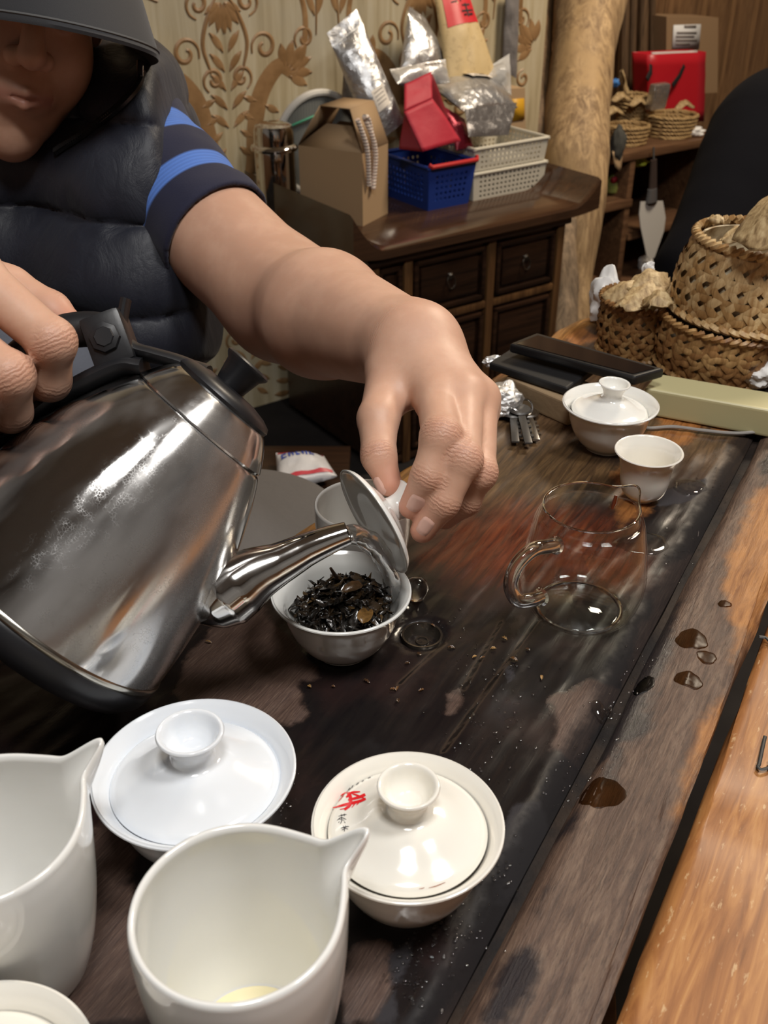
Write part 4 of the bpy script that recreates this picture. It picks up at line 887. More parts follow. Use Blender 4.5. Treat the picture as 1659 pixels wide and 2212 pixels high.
def nail(fn, c, e1, L, Wd, par=man):
    c = onto(fn, c)[0]; n = nrm(sgrad(fn, c)[0]); e1 = nrm(e1-n*np.dot(e1, n)); e2 = np.cross(n, e1); vs, fs = [], []; K = 8
    for i in range(K+1):
        for j in range(K+1):
            a, b_ = 2*i/K-1, 2*j/K-1; x = a*math.sqrt(1-b_*b_/2*.75); y = b_*math.sqrt(1-a*a/2*.75); vs.append(c+e1*x*L/2+e2*y*Wd/2)
    V = onto(fn, np.array(vs), .0); 
    for i in range(K+1):
        for j in range(K+1):
            r = max(abs(2*i/K-1), abs(2*j/K-1)); V[i*(K+1)+j] = V[i*(K+1)+j]+n*(.0007 if r < .95 else -.0004)+ (e1*.0012 if i == K else 0)
    fs = [(i*(K+1)+j, i*(K+1)+j+1, (i+1)*(K+1)+j+1, (i+1)*(K+1)+j) for i in range(K) for j in range(K)]
    o = mesh('fingernail', V, [tuple(reversed(f)) for f in fs], NAIL); into(o, par); return o
def nail_px(ch, k, px, py, L, Wd):
    P, R_ = J(ch[k]); c = march(arm_l, px, py, .58); return nail(arm_l, c, P[3]-P[2], L, Wd)
nail_px(chains, 'index', 897, 1088, .0135, .0125); nail_px(chains, 'middle', 918, 1137, .0140, .0122); 
P_, R_ = J(chains['thumb']); nail(arm_l, P_[3]-CAMR*.007+CAMF*-.004-CAMU*.001, P_[3]-P_[2], .0130, .0115)
AH0 = A(398, 390, 1.06); AHN = nrm(.985*CAMR+.13*CAMU-.10*CAMF)
# polo sleeve and collar
sl_e = nrm(elbow-shoulder); sl_L = np.linalg.norm(elbow-shoulder)
def sleeve_fn(p):
    w = p-shoulder; t = w@sl_e; d = RC(shoulder-sl_e*.02, elbow, .076, .056)(p)
    d = d + .0022*np.sin(fnoise(p, 21, 5, 2)*2.2+t*55) + .0016*fnoise(p, 22, 16, 2)
    d = smin(d, np.linalg.norm(p-(shoulder+CAMU*.01), axis=1)-.070, .03)
    d = smax(d, -((p-AH0)@AHN+.034), .004); d = smax(d, t-(sl_L*.640+.0025*fnoise(p, 9, 6, 1)), .003)
    inner = np.maximum(RC(shoulder, elbow, .071, .0535)(p), -(t-sl_L*.56)); return smax(d, -inner, .002)
pl = NT('polo_cotton'); t_ = pl.attr('st')
def band(a, b_): return pl.math('MULTIPLY', pl.step(t_, a-.006, a+.006), pl.math('SUBTRACT', 1.0, pl.step(t_, b_-.006, b_+.006)))
bd = pl.math('MAXIMUM', band(.18, .30), band(.44, .51))
c = pl.mix(bd, pl.mix(pl.noise(20, 3), (.008, .009, .030), (.012, .013, .040)), (.085, .20, .60))
rib = pl.math('SINE', pl.math('MULTIPLY', t_, 420.0)); c = pl.mix(pl.math('MULTIPLY', bd, pl.math('MULTIPLY_ADD', rib, .14, .14)), c, (.03, .07, .25))
pl.P(Base_Color=c, Roughness=.85, Sheen_Weight=.12); pl.bump(pl.math('ADD', pl.noise(700, 3), pl.math('MULTIPLY', rib, bd)), .25, .0008)
lo_, hi_ = shoulder-.13, shoulder+.13; lo2 = np.minimum(lo_, elbow-.08); hi2 = np.maximum(hi_, elbow+.08)
slv, sv = sdf_obj('polo_sleeve', sleeve_fn, lo2, hi2, .0030, pl.m); into(slv, man); attr(slv, 'st', ((sv-shoulder)@sl_e)/sl_L + .008*fnoise(sv, 33, 4, 2)); slv['label'] = 'navy polo sleeve with two bright blue ribbed stripes'
b = B()
cp = smooth_path([A(95, 300, 1.085), A(150, 250, 1.085), A(182, 190, 1.09), A(196, 120, 1.12), A(180, 60, 1.17)], 24)
b.tube(cp, [.016, .022]+[.024]*(len(cp)-4)+[.022, .016], 14, flat=(CAMF, .35)); cl = b.build('polo_collar', mat('polo_collar', (.012, .014, .045), .85, bump=(600, .2, .0005))); into(cl, man)
# puffer vest

def vest_fn(p):
    base = torso(p); base = smin(base, RC(A(330, 340, 1.075), A(300, 640, 1.105), .070, .082)(p), .05); base = smin(base, RC(A(225, 262, 1.13), A(130, 170, 1.17), .050, .050)(p), .05)
    h = (p-A(300, 440, 1.08))@nrm([.03, .05, 1.0]) + .004*fnoise(p, 5, 3, 2)
    ph = h/.086; f = np.abs(np.sin(math.pi*ph)); puff = .017*np.power(np.maximum(f, 1e-4), .55)
    near = 1-f
    wr1 = .0036*fnoise(p*np.array([1, 1, .35]), 6, 9, 3)*(.4+near) + .0022*fnoise(p*np.array([1.2, 1, .6]), 7, 5, 2) + .0016*near*np.sin(fnoise(p*np.array([1, 1, .2]), 8, 22, 2)*3)
    d = base-.012-puff*.95+wr1
    d = smax(d, (p-AH0)@AHN, .016)
    dz = p[:, 2]+.335; return smax(d, -dz, .01)
ny = NT('vest_nylon'); v = ny.obj((14, 14, 5)); cr = ny.noise(2.4, 6, .65, v, .8)
ny.P(Base_Color=(.013, .015, .025), Roughness=ny.mixf(ny.step(cr, .35, .65), .46, .60), Specular_IOR_Level=.42, Sheen_Weight=.08); ny.bump(ny.math('ADD', cr, ny.math('MULTIPLY', ny.noise(900, 2), .06)), .42, .005)
vest, vv_ = sdf_obj('puffer_vest', vest_fn, (-.72, .82, -.36), (-.10, 1.50, .52), .0040, ny.m); into(vest, man); vest['label'] = 'navy black quilted sleeveless puffer vest'
zp = [march(vest_fn, x, y, .85) for x, y in ((308, 158), (300, 186), (278, 214), (248, 242), (215, 268), (176, 296), (140, 318), (122, 330))]
zp = smooth_path(zp, 60); ZM = mat('zip_black', (.006, .006, .007), .35)
b = B(); b.tube([p-CAMF*.003 for p in zp], .0042, 8); z_ = b.build('zip_tape', ZM, vest)
b = B()
for i, p in enumerate(zp[::1]): b.box(p-CAMF*.007, (.0022, .0022, .0042), np.array([CAMR, CAMF, CAMU]).T)
b.build('zip_teeth', mat('zip_teeth', (.03, .03, .032), .3, .6), vest)['kind'] = 'stuff'
b = B(); q0 = zp[0]-CAMF*.010; b.box(q0, (.006, .004, .016), np.array([CAMR, CAMF, CAMU]).T, bev=.001); b.build('zip_pull', MT['chrome'], vest)
# grey zipped layer showing under the vest behind the kettle
gs_ = EL(A(-20, 880, 1.04), (.13, .05, .12)); GRY = mat('grey_fleece', (.13, .14, .17), .9, bump=(300, .4, .001), sheen=.2)
gl_, _ = sdf_obj('grey_jacket_hem', lambda p: gs_(p)+.002*fnoise(p, 31, 10, 3), A(-20, 880, 1.04)-.17, A(-20, 880, 1.04)+.17, .006, GRY); into(gl_, man); gl_['label'] = 'grey hem with a small zip below the vest'
b = B(); b.tube([march(gs_, 46, 850, .8)-CAMF*.002, march(gs_, 42, 885, .8)-CAMF*.002, march(gs_, 36, 930, .8)-CAMF*.002], .0022, 6); b.build('zip', ZM, gl_)
# trousers: seated lap under the table edge
tr_fn = lambda p: smin(smin(RC(A(-70, 960, 1.30), A(-330, 1150, .98), .095, .075)(p), RC(A(170, 960, 1.32), A(120, 1180, 1.02), .095, .075)(p), .05), smin(RC(A(-330, 1150, .98), A(-330, 1150, .98)-[0, -.06, .42], .072, .055)(p), RC(A(120, 1180, 1.02), A(120, 1180, 1.02)-[0, -.06, .42], .072, .055)(p), .03), .03)
# cap
CR = Matrix.Rotation(math.radians(-17), 3, 'Z') @ Matrix.Rotation(math.radians(6), 3, 'Y') @ Matrix.Rotation(math.radians(-10), 3, 'X'); CM = np.array([HX, HF, HUx]).T@np.array(CR); CO = H(.012, -.010, .106)
def cp_(x, y, z): return CO + CM@np.array([x, y, z])
cm = mat('cap_twill', (.022, .022, .025), .8, bump=(800, .3, .0006), sheen=.15)
vs, fs = [], []; N1, N2 = 48, 14
for i in range(N2+1):
    a = math.pi/2*i/N2
    for j in range(N1): q = 2*math.pi*j/N1; vs.append(cp_(.087*math.cos(a)*math.cos(q), .106*math.cos(a)*math.sin(q), .005+.098*math.sin(a)))
for i in range(N2):
    for j in range(N1): fs.append((i*N1+j, i*N1+(j+1) % N1, (i+1)*N1+(j+1) % N1, (i+1)*N1+j))
vs += [cp_(.082*math.cos(2*math.pi*j/N1), .100*math.sin(2*math.pi*j/N1), -.002) for j in range(N1)]; n0 = (N2+1)*N1
fs += [(n0+j, n0+(j+1) % N1, (j+1) % N1, j) for j in range(N1)]
capo = mesh('cap', vs, fs, cm); into(capo, man); capo['label'] = 'dark grey baseball cap pulled low over the eyes'
def brimp(s, t, k):
    a = s*math.radians(78); ix, iy = .085*math.sin(a), .100*math.cos(a); ox, oy = .108*math.sin(a*1.02), .100*math.cos(a)+.080*max(0, math.cos(a))**.6+.012
    x, y = ix+(ox-ix)*t, iy+(oy-iy)*t; return cp_(x, y, .010-.074*s*s*(.45+.55*t)-.045*t-k*.0032)
vs, fs = [], []; NS, NTT = 40, 10
for k in (0, 1):
    for i in range(NS+1):
        for j in range(NTT+1): vs.append(brimp(2*i/NS-1, j/NTT, k))
M_ = (NS+1)*(NTT+1); I = lambda i, j, k: k*M_+i*(NTT+1)+j
for i in range(NS):
    for j in range(NTT): fs += [(I(i, j, 0), I(i+1, j, 0), I(i+1, j+1, 0), I(i, j+1, 0)), (I(i, j+1, 1), I(i+1, j+1, 1), I(i+1, j, 1), I(i, j, 1))]
    fs += [(I(i, NTT, 0), I(i+1, NTT, 0), I(i+1, NTT, 1), I(i, NTT, 1)), (I(i+1, 0, 0), I(i, 0, 0), I(i, 0, 1), I(i+1, 0, 1))]
for j in range(NTT): fs += [(I(0, j, 0), I(0, j+1, 0), I(0, j+1, 1), I(0, j, 1)), (I(NS, j+1, 0), I(NS, j, 0), I(NS, j, 1), I(NS, j+1, 1))]
br = mesh('brim', vs, fs, cm, sharp=50); br.parent = capo
b = B(); b.tube([brimp(2*i/60-1, .955, 0)+HUx*.0006 for i in range(61)], .0012, 6); b.build('brim_stitching', mat('stitch', (.10, .10, .10), .8), None).parent = capo
tj, _ = sdf_obj('trousers', tr_fn, (-.70, .55, -.78), (.10, 1.5, .12), .010, mat('dark_trousers', (.02, .02, .024), .9)); into(tj, man)
# ---------------------------------------------------------------- dark jacketed person at the right
D2 = 1.78
p2 = thing('person', 'person in a plain black jacket seen from behind at the right edge', 'person', tuple(A(1900, 900, 2.0)*[1, 1, 0] + [0, 0, -.3]))
def jk(p):
    d = RC(A(1645, 300, 1.90), A(1512, 600, D2), .100, .078)(p)
    d = smin(d, RC(A(1512, 600, D2), A(1620, 760, 1.55), .076, .058)(p), .03)
    d = smin(d, EL(A(1930, 520, 2.0), (.20, .15, .30))(p), .08); d = smin(d, RC(A(1690, 250, 1.92), A(2130, 250, 2.1), .085, .085)(p), .06)
    return d+.003*fnoise(p, 41, 4, 3)
def b2(p):
    d = RC(A(1930, 250, 2.0), A(1900, 60, 1.95), .055, .05)(p); d = smin(d, EL(A(1890, -60, 1.93), (.077, .095, .115))(p), .03)
    d = smin(d, EL(A(1930, 520, 2.0), (.18, .13, .28))(p), .05); d = smin(d, RC(A(1640, 760, 1.55), A(1700, 830, 1.47), .032, .026)(p), .02); return smin(d, RC(A(1530, 610, D2), A(1640, 760, 1.55), .05, .04)(p), .02)
JM = mat('black_wool', (.0025, .0025, .0045), .95, bump=(260, .3, .001), spec=.12)
o, _ = sdf_obj('body', b2, A(1930, 400, 2)-.62, A(1930, 400, 2)+.62, .010, sk.m); into(o, p2)
for n_ in ('flush', 'wr', 'wx', 'lips'): attr(o, n_, np.zeros(len(o.data.vertices)))
o, _ = sdf_obj('jacket', jk, A(1850, 500, 1.9)-.60, A(1850, 500, 1.9)+.60, .0070, JM); into(o, p2)
# ================================================================ sideboard cabinet
CT = -.20
cw = wood('dark_cabinet_wood', (.010, .005, .003), (.045, .020, .010), 1.0, .30, 0, coat=.3, bump=.12)
cw2 = wood('cabinet_post_wood', (.05, .022, .009), (.17, .085, .032), 1.0, .4, 2, bump=.12)
ct = wood('cabinet_top_wood', (.030, .015, .009), (.075, .036, .018), 1.0, .16, 0, coat=.5, bump=.08)
cab = thing('cabinet', 'dark brown wooden sideboard cabinet with ring pull drawers against the wallpaper', 'cabinet', cb(0, 0, FLOOR), (0, 0, ANG))
def C(z): return z-FLOOR
b = B(); xs = np.linspace(-.03, .68, 50); pr = []
for x in xs: e = max(0, (x-.60)/.10, (.05-x)/.08); pr.append((x, CT+.080*max(0, e)**1.7))
vs, fs = [], []
for x, z in pr:
    for y in (-.0, .012, .46): vs.append((x, y, C(z) - (.006 if y == 0 else 0)))
    for y in (.46, .012, 0): vs.append((x, y, C(CT+.15*(z-CT))-.030+(.006 if y == 0 else 0)))
for i in range(len(pr)-1):
    for j in range(6): fs.append((i*6+j, (i+1)*6+j, (i+1)*6+(j+1) % 6, i*6+(j+1) % 6))
fs += [tuple(range(6)), tuple(reversed(range((len(pr)-1)*6, len(pr)*6)))]
mesh('top', vs, fs, ct, cab, sharp=30)
BX0, BX1, BY0, BY1 = .03, .590, .03, .43
b = B(); b.box(((BX0+BX1)/2, (BY0+BY1)/2+.010, C(-.48)), (BX1-BX0-.02, BY1-BY0-.02, .50)); b.build('carcass', cw, cab, smooth=False)
for x in (BX0+.008, .127, .366, .582):
    b = B(); b.box((x, BY0+.004, C(-.49)), (.022, .030, .52), bev=.003); b.build('post', cw2, cab, smooth=False)
for z in (-.237, -.396, -.735):
    b = B(); b.box(((BX0+BX1)/2, BY0+.004, C(z)), (BX1-BX0, .026, .018), bev=.003); b.build('rail', cw2 if z == -.396 else cw, cab, smooth=False)
b = B(); b.box(((BX0+BX1)/2, BY0-.004, C(-.230-.006)), (BX1-BX0+.03, .03, .014), bev=.004); b.build('moulding', cw, cab, smooth=False)
def panel(name, x0, x1, z0, z1, ring=True):
    w, h, xc, zc = x1-x0, z1-z0, (x0+x1)/2, (z0+z1)/2
    b = B(); b.box((xc, BY0+.008, C(zc)), (w, .016, h), bev=.002); d = b.build(name, cw, cab, smooth=False)
    for (cx, cz, ww, hh) in ((xc, z1-.012, w-.008, .012), (xc, z0+.012, w-.008, .012), (x0+.010, zc, .012, h-.012), (x1-.010, zc, .012, h-.012)):
        b = B(); b.box((cx, BY0-.004, C(cz)), (ww, .014, hh), bev=.004); b.build('frame_bead', cw, d, smooth=False)
    b = B(); b.box((xc, BY0-.001, C(zc)), (w-.05, .012, h-.05), bev=.005); b.build('raised_field', cw, d, smooth=False)
    if ring:
        b = B(); cz = zc+.012
        b.lathe([(0, 0), (.008, 0), (.008, .003), (.004, .006), (0, .006)], 14); V = [(xc+v[0], BY0-.007-v[2], C(cz)+v[1]) for v in b.v]
        b2_ = B(); b2_.add(V, b.f); b2_.tube([(xc+.011*math.sin(q), BY0-.012-.003*math.cos(q), C(cz)-.013-.014*math.cos(q)*1.0+.0) for q in np.linspace(0, 6.283, 20)], .0018, 6, cap=False); b2_.build('ring_pull', mat('old_brass', (.22, .20, .17), .3, 1.), d)
for (x0, x1) in ((.042, .115), (.139, .354), (.378, .570)):
    panel('drawer', x0, x1, -.386, -.248, x1-x0 > .1); panel('door', x0, x1, -.725, -.407, False)
# ---------------------------------------------------------------- things on the cabinet
def cl_(p): q = np.asarray(p)-CAB0; return np.array([q@XC, q@YC, q[2]])
def cbp(px, py, y):                                   # seen place -> point on the plane y behind the cabinet front
    r = ray(px, py); o = np.array([0, 0, CAM_H]); return o+r*(((CAB0+YC*y-o)@YC)/(r@YC))
cp0 = cb(-.002, .36, CT); zt = lambda py: zat(cp0[0], cp0[1], py)
can = thing('steel_canister', 'polished stainless steel canister with domed lid between wall and kraft box', 'canister', cp0)
CS = mat('canister_steel', (.62, .60, .57), .09, 1.); R_c = .0455; h1 = zt(322)-CT; h2 = zt(266)-CT
b = B(); b.lathe([(0, 0), (R_c*.96, 0), (R_c, .004), (R_c, h1-.004), (R_c*.97, h1), (0, h1)], 48); b.build('body', CS, can)
b = B(); b.lathe([(0, h1)]+[(R_c*1.16, h1), (R_c*1.18, h1+.005), (R_c*1.12, h1+.010), (R_c*1.0, h1+.013), (R_c*.98, h2-.014), (R_c*.90, h2-.004), (R_c*.7, h2), (0, h2+.001)], 48); b.build('lid', CS, can)
# kraft gable box with rope handle
KR = mat('kraft_card', (.42, .28, .155), .75, bump=(300, .15, .0004)); KRD = mat('kraft_inner', (.22, .135, .07), .8)
BL, BR_, RR_ = cb(.026, .302, CT), cb(.099, .157, CT), cb(.194, .239, CT); e1 = BR_-BL; e2 = RR_-BR_; e2 = nrm(e2-nrm(e1)*np.dot(e2, nrm(e1)))*.118
LB_ = BL+e2; RB_ = BR_+e2; zf = zat(BR_[0], BR_[1], 331); gc = (BL+BR_+e2/1)/2
box = thing('gable_box', 'plain kraft cardboard gable gift box with twisted rope handles', 'box', (BL+BR_+e2)/2)
o3 = np.array(box.location); up = np.array([0, 0, 1.])
def loc(p): return np.asarray(p)-o3
T = [p+up*(zf-CT) for p in (BL, BR_, BR_+e2, BL+e2)]; zr = zat(*(BL*.5+BR_*.5+e2*.5)[:2], 222)
g0, g1 = (T[0]*.5+T[3]*.5)*.62+(T[1]*.5+T[2]*.5)*.38, (T[0]*.5+T[3]*.5)*.30+(T[1]*.5+T[2]*.5)*.70
n1_, n2_ = nrm(e1), nrm(e2)
b = B(); q = [BL, BR_, BR_+e2, BL+e2]; b.add([loc(p) for p in q]+[loc(p) for p in T], [(0, 1, 5, 4), (1, 2, 6, 5), (2, 3, 7, 6), (3, 0, 4, 7), (3, 2, 1, 0)]); b.build('carton', KR, box, smooth=False)
rdg = zr
# sloping side flaps (left and right) meet at the ridge, front and back triangles fold in
tl, tr_ = T[0]*.66+T[1]*.34, T[0]*.20+T[1]*.80
mid = lambda p, k: np.array([*(p+e2*k)[:2], rdg])
Lf, Lb, Rf, Rb = mid(tl, .06), mid(tl, .94), mid(tr_, .06), mid(tr_, .94)
b = B(); b.add([loc(p) for p in (T[0], Lf, Lb, T[3])], [(0, 1, 2, 3)]); b.add([loc(p) for p in (T[1], T[2], Rb, Rf)], [(0, 1, 2, 3)]); b.add([loc(p+np.array([0, 0, .0])) for p in (Lf, Rf, Rb, Lb)], [(0, 1, 2, 3)]); o = b.build('gable_flap', KR, box, smooth=False); m_ = o.modifiers.new('s', 'SOLIDIFY'); m_.thickness = .0022; m_.offset = 0
fi = (Lf*.5+Rf*.5)*.55+(Lb*.5+Rb*.5)*.45; fi = fi-up*.022
b = B(); b.add([loc(p) for p in (T[0], T[1], T[1]*.3+fi*.7+n1_*.012, T[0]*.3+fi*.7-n1_*.012)], [(0, 1, 2, 3)]); b.add([loc(p) for p in (T[2], T[3], T[3]*.3+fi*.7, T[2]*.3+fi*.7)], [(0, 1, 2, 3)]); o = b.build('tuck_flap', KR, box, smooth=False); m_ = o.modifiers.new('s', 'SOLIDIFY'); m_.thickness = .0022
RP_ = NT('rope'); w_ = RP_.math('SINE', RP_.math('MULTIPLY', RP_.n('ShaderNodeSeparateXYZ', None, Vector=RP_.tc.outputs['Object']).outputs[2], 900.0)); RP_.P(Base_Color=RP_.mix(RP_.math('MULTIPLY_ADD', w_, .5, .5), (.80, .74, .66), (.68, .50, .42)), Roughness=.8); RP_.bump(w_, .5, .001)
def bxp(px, py, off): r = ray(px, py); o_ = np.array([0, 0, CAM_H]); return o_+r*(((BR_+n1_*off-o_)@n1_)/(r@n1_))
for k, (xa, xb) in enumerate((((772, 258), (797, 400)), ((787, 252), (806, 408)))):
    pa, pb = bxp(xa[0], xa[1], .004), bxp(xb[0], xb[1], .006); pm = bxp((xa[0]+xb[0])/2+8+6*k, (xa[1]+xb[1])/2-8, .012)
    b = B(); b.tube([loc(p) for p in smooth_path([pa, pm, pb], 16)], .0055, 8); b.build('rope_handle', RP_.m, box)
b = B(); ps = [bxp(x, y, .008) for x, y in ((806, 408), (810, 340), (797, 262), (787, 252))]; b.tube([loc(p) for p in smooth_path(ps, 16)], .0055, 8); b.build('rope_handle', RP_.m, box)
# white rimmed round sieve leaning at the wall
sc = cbp(690, 312, .45); sv_ = thing('sieve', 'round white rimmed sieve with grey mesh leaning at the wall behind the kraft box', 'sieve', sc)
b = B(); b.tube([XC*.117*math.cos(q)+up*.117*math.sin(q) for q in np.linspace(0, 6.283, 48)], .009, 10, cap=False); b.build('rim', mat('white_plastic', (.72, .70, .65), .4), sv_)
b = B(); 
for k in range(-14, 15):
    x = k*.0078; h = math.sqrt(max(0, .114**2-x*x)); b.tube([XC*x-up*h, XC*x+up*h], .0009, 4); b.tube([up*x-XC*h+YC*.001, up*x+XC*h+YC*.001], .0009, 4)
o = b.build('mesh_net', mat('grey_mesh', (.20, .21, .20), .5), sv_); o['kind'] = 'stuff'
b = B(); b.lathe([(0, 0), (.115, 0), (0, .001)], 32); o = b.build('mesh_backing', mat('mesh_back', (.16, .165, .155), .7), sv_); o.rotation_euler = (math.pi/2, 0, ANG)
b = B(); b.tube([loc_ - sc for loc_ in (cbp(628, 272, .44), cbp(680, 250, .44))], .003, 6); b.build('green_stripe', mat('green_plastic', (.05, .35, .2), .4), sv_)
b = B(); so = cbp(546, 412, WY-.012); b.box((0, 0, 0), (.05, .02, .075), np.array([XC, YC, up]).T, bev=.004); b.box(-YC*.012, (.026, .008, .04), np.array([XC, YC, up]).T, bev=.002); o = b.build('wall_socket', mat('socket_white', (.68, .66, .60), .35), smooth=False); o.location = tuple(so); tag(o, 'small white wall socket beside the steel canister', 'socket')
# perforated plastic baskets: walls are lattices with real holes
def lattice_box(name, label, x0, y0, w, d, z0, h, flare, m, rows, hole_rows, cols, dcols, cat='basket', group=None, th=.0022, rim=None):
    t = thing(name, label, cat, cb(x0+w/2, y0+d/2, z0), (0, 0, ANG), group)
    def wall(p0, p1, n, out):
        p0, p1 = np.array(p0), np.array(p1); vs, fs = [], []; nc, nr = 2*n+1, 2*rows+1
        zs = np.linspace(.0, 1, nr+1); xs = np.linspace(0, 1, nc+1)
        for zz in zs:
            for s in xs:
                ss = s; p = p0+(p1-p0)*ss; f = 1+flare*zz; vs.append((p[0]*f, p[1]*f, h*zz))
        for i in range(nr):
            for j in range(nc):
                if i % 2 == 1 and j % 2 == 1 and (i//2) in hole_rows and 0 < j//2 < n-1: continue
                fs.append((i*(nc+1)+j, i*(nc+1)+j+1, (i+1)*(nc+1)+j+1, (i+1)*(nc+1)+j))
        o = mesh('side_wall', vs, fs, m, t, smooth=False); md = o.modifiers.new('s', 'SOLIDIFY'); md.thickness = th; md.offset = 0
    a, b_ = w/2, d/2
    wall((-a, -b_), (a, -b_), cols, 0); wall((a, -b_), (a, b_), dcols, 0); wall((a, b_), (-a, b_), cols, 0); wall((-a, b_), (-a, -b_), dcols, 0)
    bb = B(); bb.box((0, 0, .002), (w, d, .004)); bb.build('bottom', m, t, smooth=False)
    f = 1+flare; bb = B(); c4 = [(-a*f, -b_*f, h), (a*f, -b_*f, h), (a*f, b_*f, h), (-a*f, b_*f, h)]
    for p, q in zip(c4, c4[1:]+c4[:1]): bb.tube([p, q], .0045, 8, flat=((0, 0, 1), 1.0))
    for p in c4: bb.lathe([(0, -.0045), (.0045, -.003), (.0045, .003), (0, .0045)], 8, p)
    bb.build('rim', rim or m, t); return t
BLU = mat('blue_plastic', (.014, .045, .26), .35); WHP = mat('cream_plastic', (.62, .58, .48), .4)
BX = lattice_box('plastic_basket', 'blue perforated plastic basket with a red handle bar holding tea bags', .292, .172, .120, .17, CT, .100, .16, BLU, 7, (1, 2, 3, 4, 5), 9, 13)
b = B(); b.tube([np.array(p) for p in ((-.070, -.100, .108), (-.066, -.106, .104), (.066, -.106, .104), (.072, -.096, .108))], .0052, 10); b.build('handle_bar', mat('red_plastic', (.55, .03, .03), .3), BX)
lattice_box('storage_basket', 'lower of two stacked cream perforated storage baskets', .433, .178, .222, .17, CT, .063, .05, WHP, 5, (0, 1, 2, 3, 4), 17, 12, group='stacked cream baskets')
lattice_box('storage_basket', 'upper of two stacked cream perforated storage baskets, under the silver pouch', .433, .178, .222, .17, CT+.0685, .052, .05, WHP, 4, (0, 1, 2, 3), 17, 12, group='stacked cream baskets')
# ---------------------------------------------------------------- pouches and bags
def foil(name, col, rough=.28, metal=.85, sc=30):
    t = NT(name); n = t.noise(sc, 5, .6, None, 1.5); t.P(Base_Color=col, Metallic=metal, Roughness=rough); t.bump(n, .6, .006); return t.m
SIL = foil('silver_foil', (.62, .62, .63)); SIL_SHADED = foil('shaded_foil', (.22, .21, .21), .35, .7); SILW = foil('bright_foil', (.80, .80, .80), .35, .6)  # second foil is the silver darkened, shade put into its colour
def pouch(name, label, corners, th, m, seed=0, cat='bag', group=None, parent=None, seal=.12, wr=.004, bulge=(.5, .42), n=18):
    P = [np.asarray(c, float) for c in corners]         # top-left, top-right, bottom-right, bottom-left
    cen = sum(P)/4; e1 = nrm(P[1]-P[0]+P[2]-P[3]); e2 = nrm(P[0]-P[3]+P[1]-P[2]); nn = nrm(np.cross(e1, e2))
    if nn@(-CAMF) < 0: nn = -nn
    pts, side = [], []
    for k in (1, -1):
        for i in range(n+1):
            for j in range(n+1):
                u, v = j/n, i/n; p = (P[0]*(1-u)+P[1]*u)*(1-v)+(P[3]*(1-u)+P[2]*u)*v
                s = np.clip((v-seal)/(1-seal), 0, 1); q = (math.sin(math.pi*min(1, u))**.6)*(math.sin(math.pi*min(1, s*.93+.03*(s > 0)))**.6 if s > 0 else 0)
                pts.append(p); side.append((k, q))
    pts = np.array(pts); w1 = fnoise(pts, seed+50, 12, 3)*wr; w2 = fnoise(pts, seed+70, 30, 2)*wr*.4
    V = [p+nn*(k*th/2*q+(a+c)*(.25+.75*q)+(.0004*k)) for p, (k, q), a, c in zip(pts, side, w1, w2)]
    M_ = (n+1)**2; fs = []
    for k in (0, 1):
        for i in range(n):
            for j in range(n):
                f = (k*M_+i*(n+1)+j, k*M_+i*(n+1)+j+1, k*M_+(i+1)*(n+1)+j+1, k*M_+(i+1)*(n+1)+j); fs.append(f if k == 1 else tuple(reversed(f)))
    bd = [j for j in range(n)]+[i*(n+1)+n for i in range(n)]+[n*(n+1)+j for j in range(n, 0, -1)]+[i*(n+1) for i in range(n, 0, -1)]
    for a, c in zip(bd, bd[1:]+bd[:1]): fs.append((a, c, c+M_, a+M_))
    o = mesh(name, [v-cen for v in V], fs, m, parent, sharp=60); o.location = tuple(cen)
    if label: tag(o, label, cat, group)
    o['_nn'] = list(nn)
    def on(u, v, off=.0015):
        p = (P[0]*(1-u)+P[1]*u)*(1-v)+(P[3]*(1-u)+P[2]*u)*v; s = np.clip((v-seal)/(1-seal), 0, 1); q = (math.sin(math.pi*u)**.6)*(math.sin(math.pi*min(1, s*.93+.03))**.6 if s > 0 else 0)
        w = float(fnoise(p[None], seed+50, 12, 3)[0]*wr+fnoise(p[None], seed+70, 30, 2)[0]*wr*.4)*(.25+.75*q); return p+nn*(th/2*q+w+off)-cen
    return o, on
def patch(on, u0, u1, v0, v1, name, m, par, n=6, skew=0.0, off=.0018):
    vs = [on(u0+(u1-u0)*j/n+skew*(i/n-.5), v0+(v1-v0)*i/n+skew*(.5-j/n)*1.0, off) for i in range(n+1) for j in range(n+1)]
    return mesh(name, vs, [(i*(n+1)+j, i*(n+1)+j+1, (i+1)*(n+1)+j+1, (i+1)*(n+1)+j) for i in range(n) for j in range(n)], m, par)
PAPER = mat('label_paper', (.78, .72, .64), .6); PRINT = mat('grey_print', (.25, .22, .20), .6)
def q4(*a): return [cbp(*p) for p in a]
o, on = pouch('foil_pouch', 'tall silver foil pouch with a diamond label standing behind the kraft box', q4((706, 72, .36), (770, 20, .36), (874, 262, .24), (806, 318, .26)), .050, SIL, 1)
lb = patch(on, .40, .80, .62, .80, 'label', PAPER, o, skew=.0); 
for k in range(4): patch(on, .46, .74, .645+.032*k, .653+.032*k, 'print_line', PRINT, lb, 2, off=.0024)
patch(on, .02, .98, .115, .128, 'zip_seal', SILW, o, 8)
o, on = pouch('foil_pouch', 'silver foil pouch showing a shaded side slumped behind the tall pouch', q4((742, 150, .42), (800, 120, .42), (830, 300, .34), (738, 215, .40)), .03, SIL_SHADED, 2)
o, on = pouch('foil_pouch', 'silver foil pouch standing behind the crumpled white foil pouch', q4((884, 14, .45), (920, 40, .45), (985, 165, .38), (862, 165, .38)), .045, SIL, 3)
o, on = pouch('foil_pouch', 'crumpled bright white foil pouch folded over between red bag and kraft tea bag', q4((842, 150, .30), (962, 128, .32), (972, 178, .28), (858, 182, .26)), .05, SILW, 4, wr=.008)
